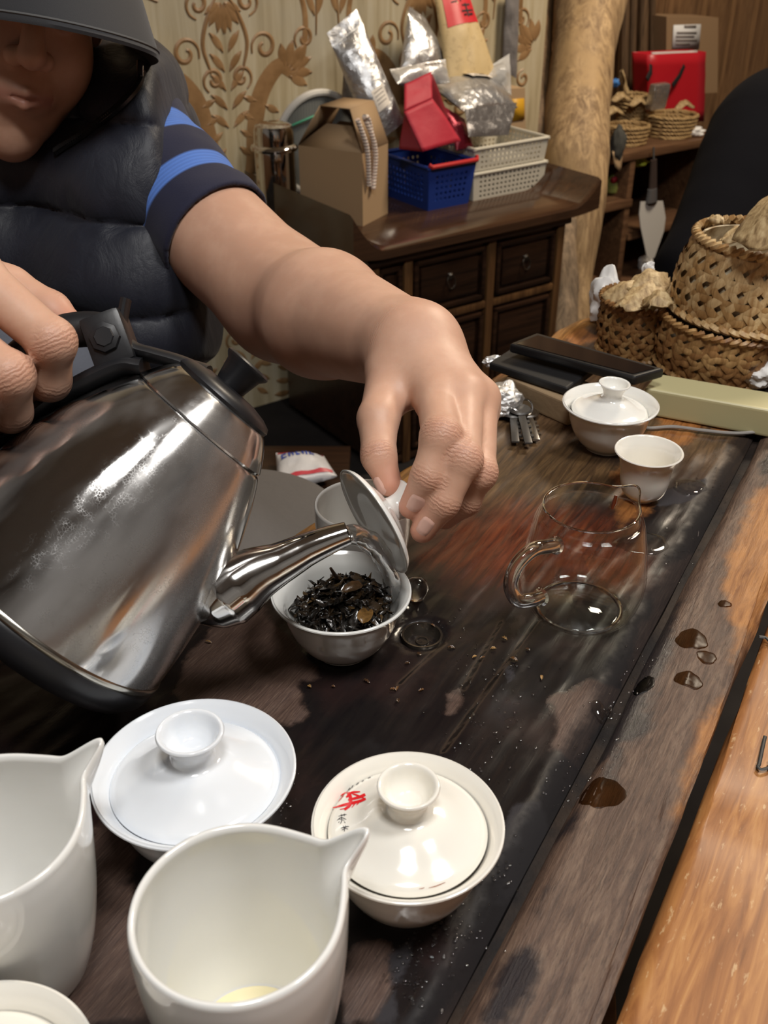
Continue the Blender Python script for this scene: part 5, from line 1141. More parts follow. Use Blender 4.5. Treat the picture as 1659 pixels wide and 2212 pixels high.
for k in range(7): patch(on, .50+.06*k, .54+.06*k, .30, .42, 'print_mark', PRINT, o, 1)
o, on = pouch('foil_pouch', 'plump silver foil pouch with a white label lying on the cream baskets', q4((922, 176, .34), (1062, 160, .40), (1118, 232, .26), (1002, 240, .22)), .06, SIL, 5, seal=.03)
lb = patch(on, .42, .78, .12, .38, 'label', PAPER, o, off=.006)
for k in range(3): patch(on, .48, .72, .17+.07*k, .19+.07*k, 'print_line', PRINT, lb, 2, off=.0068)
o, on = pouch('foil_pouch', 'shaded lower side of the lying silver pouch, painted dark, over the cream baskets', q4((1004, 236, .21), (1116, 222, .25), (1098, 292, .19), (1012, 296, .175)), .012, SIL_SHADED, 6, seal=.5)
REDM = mat('red_card', (.48, .022, .045), .6, bump=(40, .3, .003)); RED_SHADED = mat('red_card_shaded', (.22, .012, .02), .6)  # darker copy of the red paints shade on the bag's side and back
rb = thing('paper_bag', 'crumpled red paper tea bag with folded top standing in the blue basket', 'bag', cbp(930, 310, .2))
ro = np.array(rb.location)
def quadmesh(name, pts, m, par, o3, n=10, wr=.003, seed=0, solid=.002, smooth=True):
    P = [np.asarray(p) for p in pts]; V = []
    for i in range(n+1):
        for j in range(n+1): u, v = j/n, i/n; V.append((P[0]*(1-u)+P[1]*u)*(1-v)+(P[3]*(1-u)+P[2]*u)*v)
    V = np.array(V); nn = nrm(np.cross(P[1]-P[0], P[3]-P[0])); V = V+nn*(fnoise(V, seed, 9, 3)*wr)[:, None]
    o = mesh(name, V-o3, [(i*(n+1)+j, i*(n+1)+j+1, (i+1)*(n+1)+j+1, (i+1)*(n+1)+j) for i in range(n) for j in range(n)], m, par, smooth)
    md = o.modifiers.new('s', 'SOLIDIFY'); md.thickness = solid; return o
quadmesh('folded_top', q4((874, 182, .24), (931, 156, .24), (934, 212, .20), (872, 242, .20)), REDM, rb, ro, seed=1)
quadmesh('front', q4((872, 242, .20), (934, 212, .20), (996, 304, .165), (912, 328, .155)), REDM, rb, ro, seed=2)
quadmesh('side', q4((876, 240, .21), (874, 242, .20), (914, 328, .158), (862, 322, .20)), RED_SHADED, rb, ro, seed=3)
quadmesh('back', q4((934, 160, .25), (880, 184, .25), (880, 310, .26), (990, 300, .24)), RED_SHADED, rb, ro, seed=4)
o, on = pouch('foil_pouch', 'dark red pouch tucked in the blue basket right of the red paper bag', q4((962, 232, .26), (1004, 258, .26), (1022, 318, .20), (985, 325, .20)), .03, foil('red_foil', (.30, .02, .04), .3, .4), 8)
KTB = NT('printed_kraft'); nz = KTB.noise(75, 3, .6); KTB.P(Base_Color=KTB.mix(KTB.math('MULTIPLY', KTB.step(nz, .58, .62), .35), (.60, .45, .23), (.36, .25, .12)), Roughness=.55); KTB.bump(KTB.noise(25, 4), .4, .004)
o, on = pouch('tea_bag', 'pale kraft paper tea bag with a red label leaning at the wallpapered wall', q4((934, -40, .46), (1000, -48, .46), (1074, 165, .34), (968, 195, .34)), .05, KTB.m, 9, seal=.05)
RLB = mat('red_label', (.62, .02, .03), .45); lb = patch(on, .12, .92, .10, .46, 'label', RLB, o)
for (u0, u1, v0, v1) in ((.42, .66, .20, .215), (.53, .56, .18, .25), (.55, .78, .28, .295), (.50, .84, .335, .352), (.64, .68, .27, .40), (.54, .62, .37, .39), (.70, .80, .37, .39), (.30, .44, .235, .248)): patch(on, u0, u1, v0, v1, 'brush_mark', MT['ink'], lb, 2, off=.0030)
CLR = mat('clear_plastic', (.72, .71, .69), .25, .0, alpha=.55, bump=(25, .8, .006), spec=.8)
pouch('plastic_bag', 'crumpled clear plastic bag beside the lying silver pouch', q4((1050, 148, .36), (1100, 116, .38), (1106, 205, .33), (1040, 172, .34)), .04, CLR, 10, wr=.008)
o, on = pouch('plastic_bag', 'grey plastic bag hanging at the wall edge beside the split log', q4((1092, -20, .48), (1122, -24, .48), (1116, 170, .47), (1084, 150, .48)), .02, mat('grey_film', (.20, .185, .18), .35, bump=(20, .6, .005)), 11, wr=.008, seal=.02)
yb = thing('carton', 'small kraft carton with a yellow panel standing behind the cream baskets', 'box', cbp(1114, 288, .37)); yo = np.array(yb.location)
quad = q4((1094, 192, .37), (1134, 190, .37), (1136, 286, .37), (1094, 286, .37)); b = B(); b.add([p-yo for p in quad]+[p+YC*.05-yo for p in quad], [(3, 2, 1, 0), (4, 5, 6, 7), (0, 1, 5, 4), (1, 2, 6, 5), (2, 3, 7, 6), (3, 0, 4, 7)]); b.build('body', KR, yb, smooth=False)
quadmesh('yellow_panel', q4((1104, 214, .368), (1132, 212, .368), (1133, 258, .368), (1106, 262, .368)), mat('yellow_print', (.62, .33, .02), .5), yb, yo, n=2, wr=0, solid=.0006)
# ================================================================ split log pillar
def log(name, label, pts, rad, m, cat, seed, n=40):
    t = smooth_path(pts, 40); r = np.interp(np.linspace(0, 1, len(t)), np.linspace(0, 1, len(rad)), rad); b = B(); b.tube(t, list(r), n); V = np.array(b.v)
    ctr = np.repeat(np.array(t), n, 0); dirn = V-ctr; ln = np.maximum(np.linalg.norm(dirn, axis=1, keepdims=True), 1e-6)
    V = V+dirn/ln*(.010*fnoise(V*np.array([1, 1, .35]), seed, 4, 3)+.004*fnoise(V*np.array([1, 1, .15]), seed+1, 16, 2))[:, None]
    o = mesh(name, V-np.array(t[-1]), b.f, m); o.location = tuple(t[-1]); return tag(o, label, cat)
log('log_pillar', 'thick pale weathered tree trunk pillar between cabinet and shelves', [at(1290, -150, 2.95), at(1272, 0, 2.95), at(1252, 180, 2.93), at(1242, 340, 2.92), at(1248, 470, 2.95), at(1236, 590, 3.0), at(1225, 740, 3.05), at(1212, 900, 3.1)], [.105, .100, .094, .092, .068, .062, .064, .08], MT['bark'], 'pillar', 3)
log('log_pillar', 'thinner brown split trunk standing left of the thick trunk pillar', [at(1150, -150, 3.0), at(1156, 0, 3.0), at(1146, 140, 3.0), at(1160, 300, 2.98), at(1185, 420, 3.0), at(1200, 560, 3.03)], [.055, .055, .060, .058, .05, .05], wood('brown_log', (.07, .04, .02), (.28, .17, .08), 1.0, .7, 2), 'pillar', 7)
log('driftwood_root', 'gnarled grey root at the pillar foot right of the cabinet', [at(1226, 470, 2.90), at(1216, 560, 2.90), at(1222, 640, 2.92), at(1210, 760, 2.95)], [.022, .040, .036, .05], wood('grey_root', (.10, .07, .045), (.42, .30, .19), 1.0, .8, 2), 'wood', 9)
# ================================================================ shelves at right
SH0 = at(1322, 338, 3.12)
def shp(x, y, z): return SH0*[1, 1, 0] + XC*x + YC*y + np.array([0, 0, z])
sz1, sz2, sz3 = SH0[2], at(1292, 470, 3.08)[2], at(1392, 560, 3.1)[2]
shelf = thing('shelf_unit', 'brown wooden open shelves crowded with baskets behind the trunk pillar', 'shelf', (SH0[0], SH0[1], FLOOR), (0, 0, ANG))
sw = wood('shelf_board_wood', (.07, .032, .016), (.20, .105, .052), 1.0, .45, 0)
def shbox(name, c, d, m=sw):
    b = B(); b.box((c[0], c[1], c[2]-FLOOR), d, bev=.004); return b.build(name, m, shelf, smooth=False)
shbox('shelf_board', (.18, .17, sz1-.012), (.66, .34, .026)); shbox('shelf_board', (-.05, .17, sz2-.012), (.34, .34, .026)); shbox('shelf_board', (.30, .17, sz3-.012), (.36, .34, .022)); shbox('shelf_board', (.18, .17, FLOOR+.05), (.66, .34, .026))
shbox('side_panel', (.105, .17, (sz1+FLOOR)/2-.012), (.024, .33, sz1-FLOOR-.03)); shbox('side_panel', (-.20, .17, (sz1+FLOOR)/2-.012), (.024, .33, sz1-FLOOR-.03)); shbox('side_panel', (.50, .17, (sz1+FLOOR)/2-.012), (.024, .33, sz1-FLOOR-.03))
shbox('back_panel', (.15, .34, (sz1+FLOOR)/2), (.70, .012, sz1-FLOOR))
def sp_(px, py, y):                                   # seen place -> point on plane y behind the shelf front
    r = ray(px, py); o = np.array([0, 0, CAM_H]); return o+r*(((SH0+YC*y-o)@YC)/(r@YC))
WK = NT('wicker'); wv = WK.n('ShaderNodeTexWave', {'wave_type': 'BANDS', 'bands_direction': 'DIAGONAL'}, Vector=WK.tc.outputs['Object'], Scale=60.0, Distortion=3.0, Detail=2.0).outputs[1]
WK.P(Base_Color=WK.ramp(WK.math('MULTIPLY', WK.math('ADD', wv, WK.noise(120, 4)), .5), [(.25, (.13, .07, .025)), (.5, (.40, .25, .10)), (.75, (.58, .40, .18))]), Roughness=.7); WK.bump(wv, .6, .003)
def wicker(px, py, y, r, h, label, seed, tilt=0.0):
    c = sp_(px, py, y); c[2] = sz1+.001; t = thing('wicker_basket', label, 'basket', c, (tilt, 0, 0)); k = int(h/.011)
    for i in range(k):
        b = B(); rr = r*(.86+.14*i/k); b.tube([(rr*math.cos(q), rr*math.sin(q)*.85, .006+i*h/k+.0012*math.sin(q*13+i*math.pi)) for q in np.linspace(0, 6.283, 40)], .0068, 7, cap=False); b.build('woven_ring', WK.m, t)
    b = B(); b.lathe([(0, .002), (r*.84, .002), (r*.80, .006), (0, .006)], 24); b.build('base', WK.m, t); return t
wicker(1352, 300, .10, .070, .060, 'wicker basket on the shelf nearest the trunk pillar', 1); wicker(1445, 286, .10, .085, .070, 'wide wicker basket on the shelf in front of the red gift bag', 2)
wicker(1360, 262, .20, .045, .125, 'tall wicker basket at the shelf back beside the silver packet', 3)
HUSK = NT('dried_husk'); hv = HUSK.noise(3, 6, .6, HUSK.obj((60, 60, 12))); HUSK.P(Base_Color=HUSK.ramp(hv, [(.3, (.17, .10, .04)), (.5, (.42, .29, .14)), (.7, (.60, .46, .25))]), Roughness=.6); HUSK.bump(hv, .4, .002)
def husk(name, label, pts, th, seed, m=None, group=None, curl=.0):
    P = [np.asarray(p) for p in pts]; n, k = 14, 8; V = []; cen = sum(P)/len(P)      # ridge line P, width th
    path = smooth_path(P, n)
    for i, p in enumerate(path):
        t = nrm(path[min(i+1, len(path)-1)]-path[max(i-1, 0)]); s = nrm(np.cross(t, np.array([0, 0, 1.]))); u = nrm(np.cross(s, t)); w = th*math.sin(math.pi*min(1, (i+.6)/(len(path)+.2)))**.5
        for j in range(k+1): a = (j/k-.5)*2; V.append(p+s*w*a*.5-u*abs(a)**1.6*w*curl+u*.0022*math.sin(a*9+i*.5+seed))
    f = [(i*(k+1)+j, i*(k+1)+j+1, (i+1)*(k+1)+j+1, (i+1)*(k+1)+j) for i in range(len(path)-1) for j in range(k)]
    o = mesh(name, np.array(V)-cen, f, m or HUSK.m); o.location = tuple(cen); md = o.modifiers.new('s', 'SOLIDIFY'); md.thickness = .0012; return tag(o, label, 'husk', group)
husk('dried_root', 'short pale stick poking up from the wicker baskets', [sp_(1345, 150, .16), sp_(1352, 175, .16), sp_(1360, 205, .15)], .03, 2, curl=.5)
for i, (x, y) in enumerate(((1325, 235), (1340, 205), (1378, 215), (1478, 222), (1405, 225))):
    husk('dried_husk', ['curled husk at the pillar end of the wicker baskets', 'pale husk lying on the nearest wicker basket', 'husk under the silver packet', 'husk hanging on the wide wicker basket', 'husk wedged between the wicker baskets'][i], [sp_(x-18, y+12, .10+.02*i), sp_(x, y-6, .11+.02*i), sp_(x+22, y+8, .10+.02*i)], .035, i, curl=.4)
b = B(); b.box((0, 0, 0), (.072, .030, .080), np.array([XC, YC, up]).T, bev=.008); o = b.build('foil_packet', foil('shiny_foil', (.72, .72, .70), .22, .9, 60)); o.location = tuple(sp_(1421, 208, .12)); o.rotation_euler = (.1, .08, 0); tag(o, 'small square silver foil packet standing on the wicker baskets', 'packet')
# red gift bag
gbp = [sp_(*p) for p in ((1402, 118, .24), (1524, 112, .24), (1520, 262, .24), (1404, 268, .24))]
gbag = thing('gift_bag', 'bright red paper gift bag with black ribbon handles on the shelf', 'bag', (gbp[2]+gbp[3])/2); go = np.array(gbag.location)
RB = mat('red_gift_paper', (.50, .012, .022), .4)
bk = [p+YC*.075 for p in gbp]
for nm, q in (('front_panel', gbp), ('back_panel', bk), ('side_panel', [bk[0], gbp[0], gbp[3], bk[3]]), ('side_panel', [gbp[1], bk[1], bk[2], gbp[2]])): quadmesh(nm, q, RB, gbag, go, n=6, wr=.002, solid=.0015)
quadmesh('tissue', [gbp[0]*.88+gbp[1]*.12+YC*.02+up*.004, gbp[0]*.08+gbp[1]*.92+YC*.02+up*.003, gbp[0]*.08+gbp[1]*.92+YC*.012-up*.022, gbp[0]*.85+gbp[1]*.15+YC*.012-up*.02], mat('tissue', (.65, .60, .58), .8), gbag, go, n=8, wr=.004)
BKR = mat('black_ribbon', (.008, .008, .008), .6)
for (x0, y0, x1, y1) in ((1406, 140, 1398, 172), (1478, 142, 1452, 185)):
    b = B(); b.tube([sp_(x0, y0, .228)-go, sp_((x0+x1)/2+4, (y0+y1)/2, .215)-go, sp_(x1, y1, .20)-go], .009, 8, flat=(YC, .25)); b.build('ribbon_handle', BKR, gbag)
# carton with a printed label behind the gift bag
cbq = [sp_(*p) for p in ((1440, 36, .34), (1552, 38, .34), (1550, 200, .34), (1438, 206, .34))]; cbx = thing('carton', 'brown cardboard carton with a white printed label above the red gift bag', 'box', (cbq[2]+cbq[3])/2); co = np.array(cbx.location)
b = B(); b.add([p-co for p in cbq]+[p+YC*.12-co for p in cbq], [(3, 2, 1, 0), (4, 5, 6, 7), (0, 1, 5, 4), (1, 2, 6, 5), (2, 3, 7, 6), (3, 0, 4, 7)]); b.build('body', mat('carton_card', (.30, .19, .10), .8), cbx, smooth=False)
lbl = quadmesh('label', [sp_(*p) for p in ((1455, 54, .337), (1514, 52, .337), (1510, 105, .337), (1452, 104, .337))], mat('white_label', (.74, .74, .74), .6), cbx, co, n=2, wr=0, solid=.0008)
for (x0, y0, x1, y1) in ((1478, 56, 1504, 58), (1462, 70, 1505, 71), (1460, 78, 1500, 79), (1460, 86, 1506, 87), (1460, 94, 1490, 95)):
    quadmesh('print_line', [sp_(x0, y0-1.5, .335), sp_(x1, y0-1.5, .335), sp_(x1, y1+2, .335), sp_(x0, y1+2, .335)], PRINT, lbl, co, n=1, wr=0, solid=.0005)
for i, (x, x2, w) in enumerate(((1352, 1346, .016), (1372, 1362, .014), (1392, 1386, .018), (1410, 1408, .012))):
    b = B(); b.tube([sp_(x2, 240, .40), sp_(x, -120, .42)], w, 10); tag(b.build('wooden_stick', wood('stick_wood%d' % i, (.05, .028, .014), (.20, .12, .06), 1, .6, 2)), ['leftmost dark wooden stick leaning behind the shelf, beside the pillar', 'second wooden stick from the pillar behind the shelf', 'third wooden stick from the pillar behind the shelf', 'wooden stick behind the shelf beside the red gift bag'][i], 'stick')
def crumple(name, label, c, r, m, seed, cat='tissue', sq=(1, 1, .8), amp=.35):
    bm = bmesh.new(); bmesh.ops.create_icosphere(bm, subdivisions=4, radius=1); V = np.array([v.co for v in bm.verts]); fs = [[v.index for v in f.verts] for f in bm.faces]; bm.free()
    n = fnoise(V, seed, .55, 3); V = V*(1+amp*np.abs(n)[:, None]*1.3-amp*.5)*np.array(sq)*r; V[:, 2] -= V[:, 2].min()
    o = mesh(name, V, fs, m, sharp=28); o.location = tuple(c); return tag(o, label, cat)
WTS = mat('white_tissue', (.78, .77, .75), .8)
crumple('plastic_wrap', 'crumpled white wrapper at the shelf edge below the gift bag', [*sp_(1488, 292, .05)[:2], sz1+.001], .032, WTS, 3, 'wrapper', (1.5, .8, .5))
crumple('blue_wrapper', 'tiny blue wrapper on the shelf beside the pillar', sp_(1328, 190, .2), .018, mat('blue_wrap', (.05, .22, .60), .4), 5, 'wrapper')
crumple('cloth_bundle', 'dark grey cloth bundle hanging at the shelf edge beside the pillar', sp_(1330, 348, -.03), .042, mat('dark_cloth', (.06, .058, .05), .9), 6, 'cloth', (.55, .5, 1.2), .2)
quadmesh('card_flap', [sp_(*p) for p in ((1322, 326, -.035), (1344, 336, -.035), (1340, 372, -.04), (1328, 360, -.04))], KR, None, np.zeros(3), n=3, wr=.001); tag(bpy.data.objects['card_flap'], 'scrap of brown card hanging below the dark cloth bundle', 'card')
crumple('yellow_wrapper', 'bright yellow green wrapper under the shelf beside the pillar', sp_(1372, 362, .06), .030, mat('lime_wrap', (.52, .60, .04), .35, spec=.6), 8, 'wrapper', (1.3, .8, .6))
gp_ = sp_(1318, 455, .08); gp_[2] = sz2+.001
po = thing('ceramic_gourd', 'small green gourd ornament with a red mark on the middle shelf', 'ornament', gp_); b = B(); b.lathe([(0, 0), (.018, 0), (.034, .012), (.037, .030), (.030, .050), (.020, .062), (.016, .072), (.010, .080), (0, .082)], 32); b.build('body', mat('green_glaze', (.15, .20, .05), .25, var=(40, (.26, .26, .07))), po)
b = B(); b.tube([(0, 0, .08), (.003, 0, .092), (.008, 0, .098)], .003, 8); b.build('stalk', mat('stalk', (.10, .07, .03), .6), po)
b = B(); b.lathe([(0, 0), (.012, .001), (0, .003)], 12); V = [np.array([-.006+v[0], -.0315-v[2], .052+v[1]]) for v in b.v]; mesh('red_mark', V, b.f, mat('red_mark', (.5, .03, .05), .4), po)
crumple('yellow_fruit', 'small yellow fruit beside the green gourd ornament', [*sp_(1352, 432, .10)[:2], sz2+.001], .020, mat('yellow_fruit', (.50, .36, .05), .5), 9, 'fruit', (.8, .8, 1.3), .1)
# white scraper hanging from the shelf
kn = thing('scraper', 'white bladed scraper with dark handle hanging from the shelf', 'tool', sp_(1412, 440, -.03)); ko_ = np.array(kn.location)
pts = [sp_(x, y, -.03)-ko_ for x, y in ((1384, 436), (1432, 434), (1438, 470), (1434, 500), (1414, 556), (1404, 562), (1397, 552), (1384, 490), (1381, 462))]; n = len(pts)
b = B(); b.add(pts+[p+YC*.003 for p in pts], [tuple(reversed(range(n))), tuple(range(n, 2*n))]+[(i, (i+1) % n, n+(i+1) % n, n+i) for i in range(n)]); b.build('blade', mat('white_blade', (.62, .60, .56), .35), kn, smooth=False)
b = B(); b.tube([sp_(1408, 440, -.027)-ko_, sp_(1410, 400, -.027)-ko_, sp_(1412, 345, -.027)-ko_], [.022, .017, .013], 12, flat=(YC, .5)); b.build('handle', mat('scraper_handle', (.05, .035, .03), .4), kn)
b = B(); b.tube([sp_(1406, 436, -.032)-ko_, sp_(1409, 408, -.032)-ko_], [.024, .019], 12, flat=(YC, .55)); b.build('ferrule', mat('ferrule', (.35, .36, .38), .3, .8), kn)
b = B(); b.tube([sp_(1412, 345, -.027)-ko_, sp_(1412, 318, -.012)-ko_], .003, 6); b.build('cord', BKR, kn)
crumple('plastic_wrap', 'pale wrapper low behind the hanging scraper', sp_(1392, 590, .05), .03, WTS, 13, 'wrapper', (.8, .6, 1.2))
# ================================================================ things at the far end of the table
def prism(name, label, pts, z, th, m, cat, bev=.0, parent=None):
    top_ = [onz(x, y, z) for x, y in pts]; cen = sum(top_)/4; cen[2] = z-th; bm = bmesh.new()
    a = [bm.verts.new(p-cen) for p in top_]; c = [bm.verts.new(p-cen-[0, 0, th]) for p in top_]
    bm.faces.new(a); bm.faces.new(c[::-1])
    for i in range(4): bm.faces.new((a[i], c[i], c[(i+1) % 4], a[(i+1) % 4]))
    bmesh.ops.recalc_face_normals(bm, faces=bm.faces)
    if bev: bmesh.ops.bevel(bm, geom=bm.edges[:], offset=bev, segments=3, affect='EDGES', profile=.6)
    me = bpy.data.meshes.new(name); bm.to_mesh(me); bm.free(); o = bpy.data.objects.new(name, me); me.materials.append(m); link(o, parent); o.location = tuple(cen)
    if label: tag(o, label, cat)
    return o
prism('wrapped_brick', 'tan paper wrapped slab lying under the black tablets', [(1092, 812), (1168, 782), (1300, 836), (1232, 872)], .026, .0255, mat('tan_wrap', (.34, .24, .14), .5, bump=(60, .5, .002)), 'packet', .003)
t1 = prism('tablet_case', 'lower black tablet in an open black case on the tan slab', [(1056, 782), (1125, 738), (1300, 782), (1226, 838)], .036, .009, mat('black_case', (.008, .008, .009), .55), 'tablet', .003)
t2 = prism('tablet', 'upper black tablet with a glossy screen propped beside the small basket', [(1100, 742), (1160, 718), (1436, 796), (1372, 814)], .052, .010, mat('tablet_body', (.010, .010, .011), .35), 'tablet', .003)
sc4 = [onz(x, y, .0526) for x, y in ((1116, 742), (1162, 724), (1416, 795), (1368, 807))]; t2o = np.array(t2.location)
mesh('screen', [p-t2o for p in sc4], [(0, 1, 2, 3)], MT['black_gloss'], t2, False)
crumple('foil_scrap', 'scrap of crumpled silver foil at the left end of the tablets', onz(1066, 795, .022), .012, SILW, 21, 'foil', (1, .7, .6))
prism('cream_tray', 'long pale yellow cream bar lying across the table in front of the big baskets', [(1392, 838), (1420, 806), (1790, 868), (1770, 905)], .030, .029, mat('cream_bar', (.52, .47, .26), .4), 'bar', .003)
b = B(); b.tube(smooth_path([onz(x, y, .0035) for x, y in ((1378, 916), (1400, 925), (1455, 922), (1520, 930), (1590, 936), (1660, 932), (1740, 938))], 40), .0018, 8); tag(b.build('thin_cable', mat('grey_cable', (.30, .28, .26), .35)), 'thin grey cable lying along the table below the cream bar', 'cable')
# keys
KM, KMD = mat('key_steel', (.42, .40, .38), .25, 1.), mat('key_dark', (.10, .095, .09), .35, .6)
def key(px0, py0, px1, py1, z, m, label):
    a, c = onz(px0, py0, z), onz(px1, py1, z*.6); d = nrm(c-a); L = np.linalg.norm(c-a); t = thing('key', label, 'key', a, None, 'bunch of keys'); s = nrm(np.cross(up, d)); n = np.cross(d, s); M_ = np.array([d, s, n]).T
    b = B(); b.lathe([(0, -.0015), (.010, -.0015), (.0115, 0), (.010, .0015), (0, .0015)], 20, (0, 0, 0), lambda x, y, zz, a_: tuple(M_@np.array([x*.9+.006, y, zz]))); b.build('bow', m, t)
    b = B(); b.box(M_@np.array([L*.6+.004, 0, 0]), (L*.75, .0075, .0022), M_, bev=.0008)
    for k in range(4): b.box(M_@np.array([L*.45+k*L*.13, .0046, 0]), (L*.06, .003+.001*(k % 2), .0020), M_)
    b.build('blade', m, t)
key(1108, 885, 1113, 952, .010, KMD, 'dark key of the bunch, nearest the silver foil'); key(1122, 878, 1141, 955, .014, KMD, 'middle key of the bunch, lying on the others'); key(1138, 885, 1157, 948, .008, KM, 'key of the bunch farthest right'); key(1090, 880, 1064, 872, .008, KMD, 'dark key of the bunch pointing left to the hand')
b = B(); c = onz(1122, 880, .012); b.tube([c+np.array([.013*math.cos(q), .013*math.sin(q), .004*math.sin(q*2)]) for q in np.linspace(0, 6.283, 30)], .0012, 6, cap=False); tag(b.build('key_ring', KM), 'thin steel ring that joins the keys', 'ring')
crumple('foil_scrap', 'crumpled bright silver foil lying beside the keys', onz(1084, 895, .001), .022, foil('crumpled_foil', (.85, .85, .84), .25, .8, 90), 22, 'foil', (1, 1, .8))
# ---------------------------------------------------------------- woven bamboo baskets
BMB = []
for i, (d, l) in enumerate((((.24, .12, .04), (.58, .36, .15)), ((.38, .21, .08), (.80, .61, .33)), ((.17, .075, .025), (.42, .22, .08)))): BMB.append(wood('bamboo%d' % i, d, l, 3.0, .45, 2, bump=.2))
LINING = mat('pale_lining', (.74, .66, .48), .8, var=(60, (.30, .20, .10)))
def woven(label, base, axis, r0, r1, h, seed, nst=22, k=1.0, wdt=.0075, tint=(0, 1), rimw=.006, hoops=(.12, .34, .60, .86)):
    rnd = random.Random(seed); ax = nrm(axis); s = nrm(np.cross(ax, [0, 1., 0])); M_ = np.array([s, np.cross(ax, s), ax]).T
    t = thing('woven_basket', label, 'basket', base, Matrix(M_.tolist()))
    rad = lambda v: r0+(r1-r0)*v+.10*(r0+r1)/2*math.sin(math.pi*v)
    def pt(a, v, off): r = rad(v)+off; return np.array([r*math.cos(a), r*math.sin(a), h*v])
    def ribbon(fn, n, w, m, name='strand', amp=.0016, ph=0.0, per=1.0):
        vs, fs = [], []
        for i in range(n+1):
            q = i/n; a, v = fn(q); a2, v2 = fn(min(1, q+.01)); a1, v1 = fn(max(0, q-.01)); p = pt(a, v, 0); T_ = nrm(pt(a2, v2, 0)-pt(a1, v1, 0)); N_ = np.array([math.cos(a), math.sin(a), 0]); S_ = nrm(np.cross(N_, T_)); o_ = amp*math.sin(per*q*math.pi+ph)
            for j in (-1, 0, 1): vs.append(p+S_*w*.5*j+N_*(o_+(.0010 if j == 0 else 0)))
        for i in range(n):
            for j in (0, 1): fs.append((3*i+j, 3*i+j+1, 3*i+4+j, 3*i+3+j))
        return mesh(name, vs, fs, m, t)
    for i in range(nst):
        a0 = 2*math.pi*i/nst; dk = k*2*math.pi/nst*4
        ribbon(lambda q: (a0+dk*q, q), 16, wdt*rnd.uniform(.85, 1.15), BMB[rnd.choice(tint)], ph=0, per=8)
        ribbon(lambda q: (a0-dk*q, q), 16, wdt*rnd.uniform(.85, 1.15), BMB[rnd.choice(tint)], ph=math.pi, per=8)
    for v in hoops: ribbon(lambda q: (q*2*math.pi, v), 40, wdt*.9, BMB[rnd.choice(tint)], 'hoop', .0018, 0, nst)
    for jx in (0.0, 1.0):
        for i in range(nst*2):
            a0 = math.pi*i/nst; vs = []
            pth = [pt(a0+.13*q-.02, (.985 if jx else .0)-(.06 if jx else -.03)*math.cos(q*math.pi)*(.5)+.01*0, .0025*math.sin(q*math.pi)+.0022) for q in np.linspace(0, 1, 5)]
            b = B(); b.tube(pth, wdt*.42, 5); b.build('rim_wrap', BMB[rnd.choice(tint)], t)
    b = B(); b.lathe([(0, .003)]+[(rad(v)-.0045, max(h*v, .003)) for v in np.linspace(0, .93, 8)]+[(rad(.93)-.0065, h*.93)]+[(rad(v)-.0075, max(h*v, .006)) for v in np.linspace(.93, 0, 8)]+[(0, .006)], 40); b.build('lining', LINING, t)
    return t
def bsk(cx, ybase, wpx, z, ytop): return onz(cx, ybase, z)
c1 = onz(1372, 752, 0); h1_ = zat(c1[0], c1[1], 642); print('small basket h', h1_)
woven('small brown woven basket filled with dried husks behind the tablets', c1, (0.02, 0, 1), .040, .043, h1_, 1, 20, 1.0, .0062, (0, 2, 2))
c2 = onz(1532, 800, 0); woven('reddish woven basket under the big basket, behind the cream bar', c2+np.array([0, 0, .004]), (.10, 0, 1), .056, .062, .056, 2, 22, 1.0, .0075, (0, 0, 2))
c3 = c2+np.array([.034, .016, .066]); woven('big golden woven basket stacked on top of the reddish basket', c3, (.05, .0, 1), .080, .066, .078, 3, 26, 1.0, .0085, (0, 1, 1))
rimz = c1[2]+h1_
for i, (x, y, x2, y2, w) in enumerate(((1300, 640, 1400, 622, .040), (1340, 660, 1448, 610, .045), (1390, 650, 1452, 655, .035), (1360, 625, 1440, 590, .05))):
    a, c = onz(x, y, rimz+.004+.004*i), onz(x2, y2, rimz+.012+.004*i); husk('dried_husk', ['pale folded husk over the left rim of the small basket', 'long striped husk lying across the small basket', 'husk over the right rim of the small basket', 'brown husk standing up behind the small basket'][i], [a, (a+c)/2+np.array([0, 0, .012]), c], w, i+3, curl=.35)
d3 = c3+np.array([0, 0, .078])
for i, (x, y, x2, y2, w, zz) in enumerate(((1525, 485, 1560, 478, .018, .004), (1590, 520, 1720, 400, .09, .02), (1560, 520, 1640, 490, .03, .0), (1620, 500, 1690, 470, .04, .01))):
    a, c = onz(x, y, d3[2]+zz), onz(x2, y2, d3[2]+zz+(.05 if i == 1 else .01)); husk('dried_husk', ['small husk tip poking over the rim of the big basket', 'large brown husk rising out of the big basket', 'flat husk inside the big basket', 'pale husk at the far side of the big basket'][i], [a, (a+c)/2+np.array([0, 0, .008]), c], w, i+9, curl=.25)
crumple('paper_tissue', 'crumpled white tissue left of the small woven basket', onz(1300, 700, 0), .024, WTS, 31, sq=(.8, .8, 1.3)); crumple('paper_tissue', 'crumpled white tissue behind the cream bar at right', onz(1628, 838, 0), .020, WTS, 33)
crumple('paper_tissue', 'white tissue showing above the husks of the small basket', onz(1398, 604, .06), .010, WTS, 34, sq=(.8, .6, 1))
tb3 = thing('tea_tin', 'dark brown round tin at the right edge behind the big baskets', 'tin', onz(1690, 800, 0)); b = B(); b.lathe([(0, 0), (.04, 0), (.042, .003), (.042, .08), (.038, .085), (0, .085)], 32); b.build('body', mat('brown_tin', (.06, .025, .015), .35), tb3)
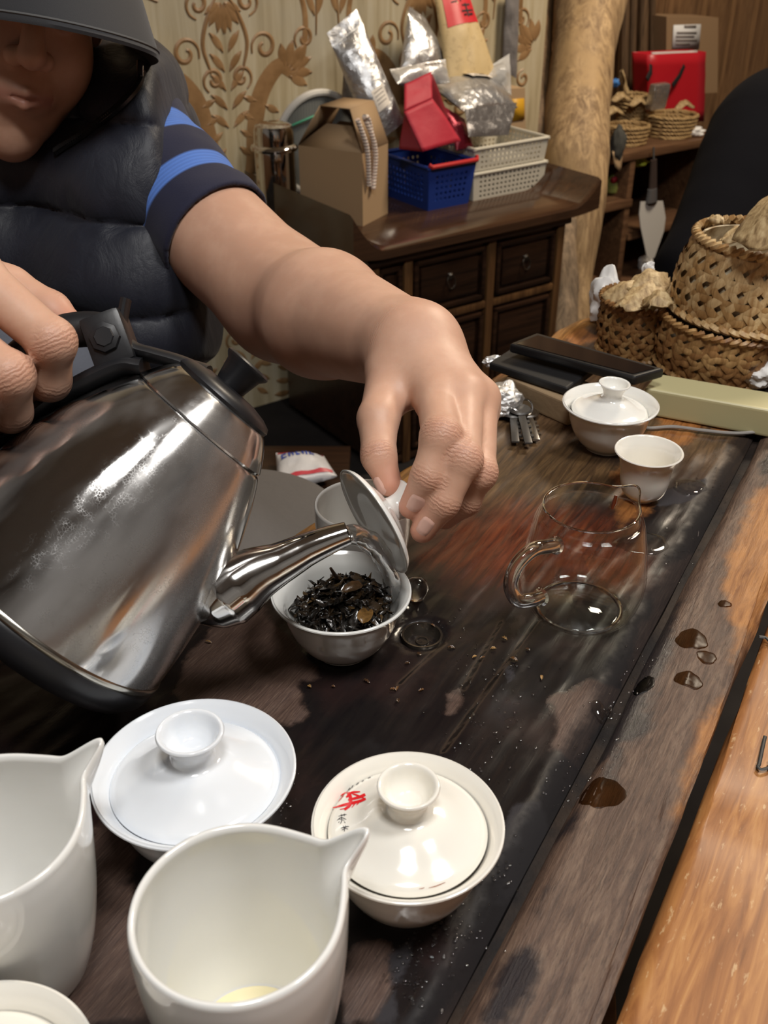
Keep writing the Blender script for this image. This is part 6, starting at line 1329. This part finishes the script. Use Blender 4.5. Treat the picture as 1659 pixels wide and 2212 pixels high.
# ---------------------------------------------------------------- low things left of the table
ss = at(500, 1125, 1.30); st_ = thing('stool', 'low stool with a grey round seat left of the table', 'stool', (ss[0], ss[1], FLOOR)); sh = ss[2]-FLOOR
GS = mat('grey_seat', (.15, .14, .135), .85, bump=(40, .5, .003))
b = B(); b.lathe([(0, sh-.03), (.13, sh-.03), (.145, sh-.018), (.143, sh-.004), (.115, sh+.004), (0, sh+.006)], 40); b.build('seat', GS, st_)
for q in range(4):
    a = q*math.pi/2+.6; b = B(); b.tube([(.10*math.cos(a), .10*math.sin(a), sh-.03), (.14*math.cos(a), .14*math.sin(a), 0)], .014, 10); b.build('leg', MT['shelf_wood'], st_)
bgc = onz(652, 1008, -.50); BGM = NT('printed_plastic'); n = BGM.noise(16, 3); z_ = BGM.n('ShaderNodeSeparateXYZ', None, Vector=BGM.tc.outputs['Object'])
BGM.P(Base_Color=(.68, .67, .68), Roughness=.35); BGM.bump(BGM.noise(30, 4), .6, .004)
bag, on = pouch('snack_bag', 'white plastic bag with blue and red print lying on a low crate', [onz(596, 978, -.50), onz(700, 985, -.50), onz(728, 1030, -.50), onz(600, 1050, -.50)], .045, BGM.m, 14, seal=.04, wr=.006)
bp = np.array(bag.location); BLP, RDP = mat('blue_print', (.05, .10, .50), .4), mat('red_print_bag', (.55, .05, .07), .4)
for k, (u, w, d) in enumerate(((.10, .10, 0), (.24, .10, 1), (.38, .08, 0), (.50, .10, 1), (.64, .08, 0))): 
    patch(on, u, u+w*.35, .14, .44, 'blue_letter', BLP, bag, 3); patch(on, u, u+w, .14, .22, 'blue_letter', BLP, bag, 3); (patch(on, u+w*.7, u+w, .14, .44, 'blue_letter', BLP, bag, 3) if d else patch(on, u, u+w, .36, .44, 'blue_letter', BLP, bag, 3))
patch(on, .03, .97, .04, .09, 'red_stripe', RDP, bag, 8); patch(on, .10, .95, .86, .94, 'red_stripe', RDP, bag, 8)
cr_ = thing('low_crate', 'dark low wooden crate under the printed plastic bag', 'crate', (bgc[0]-.03, bgc[1]+.03, FLOOR)); hh = -.50-.024-FLOOR
b = B(); b.box((0, 0, hh-.01), (.24, .20, .02), bev=.003); b.build('lid', cw, cr_, smooth=False)
b = B(); b.box((0, 0, hh/2-.01), (.22, .18, hh-.02), bev=.003); b.build('body', cw, cr_, smooth=False)
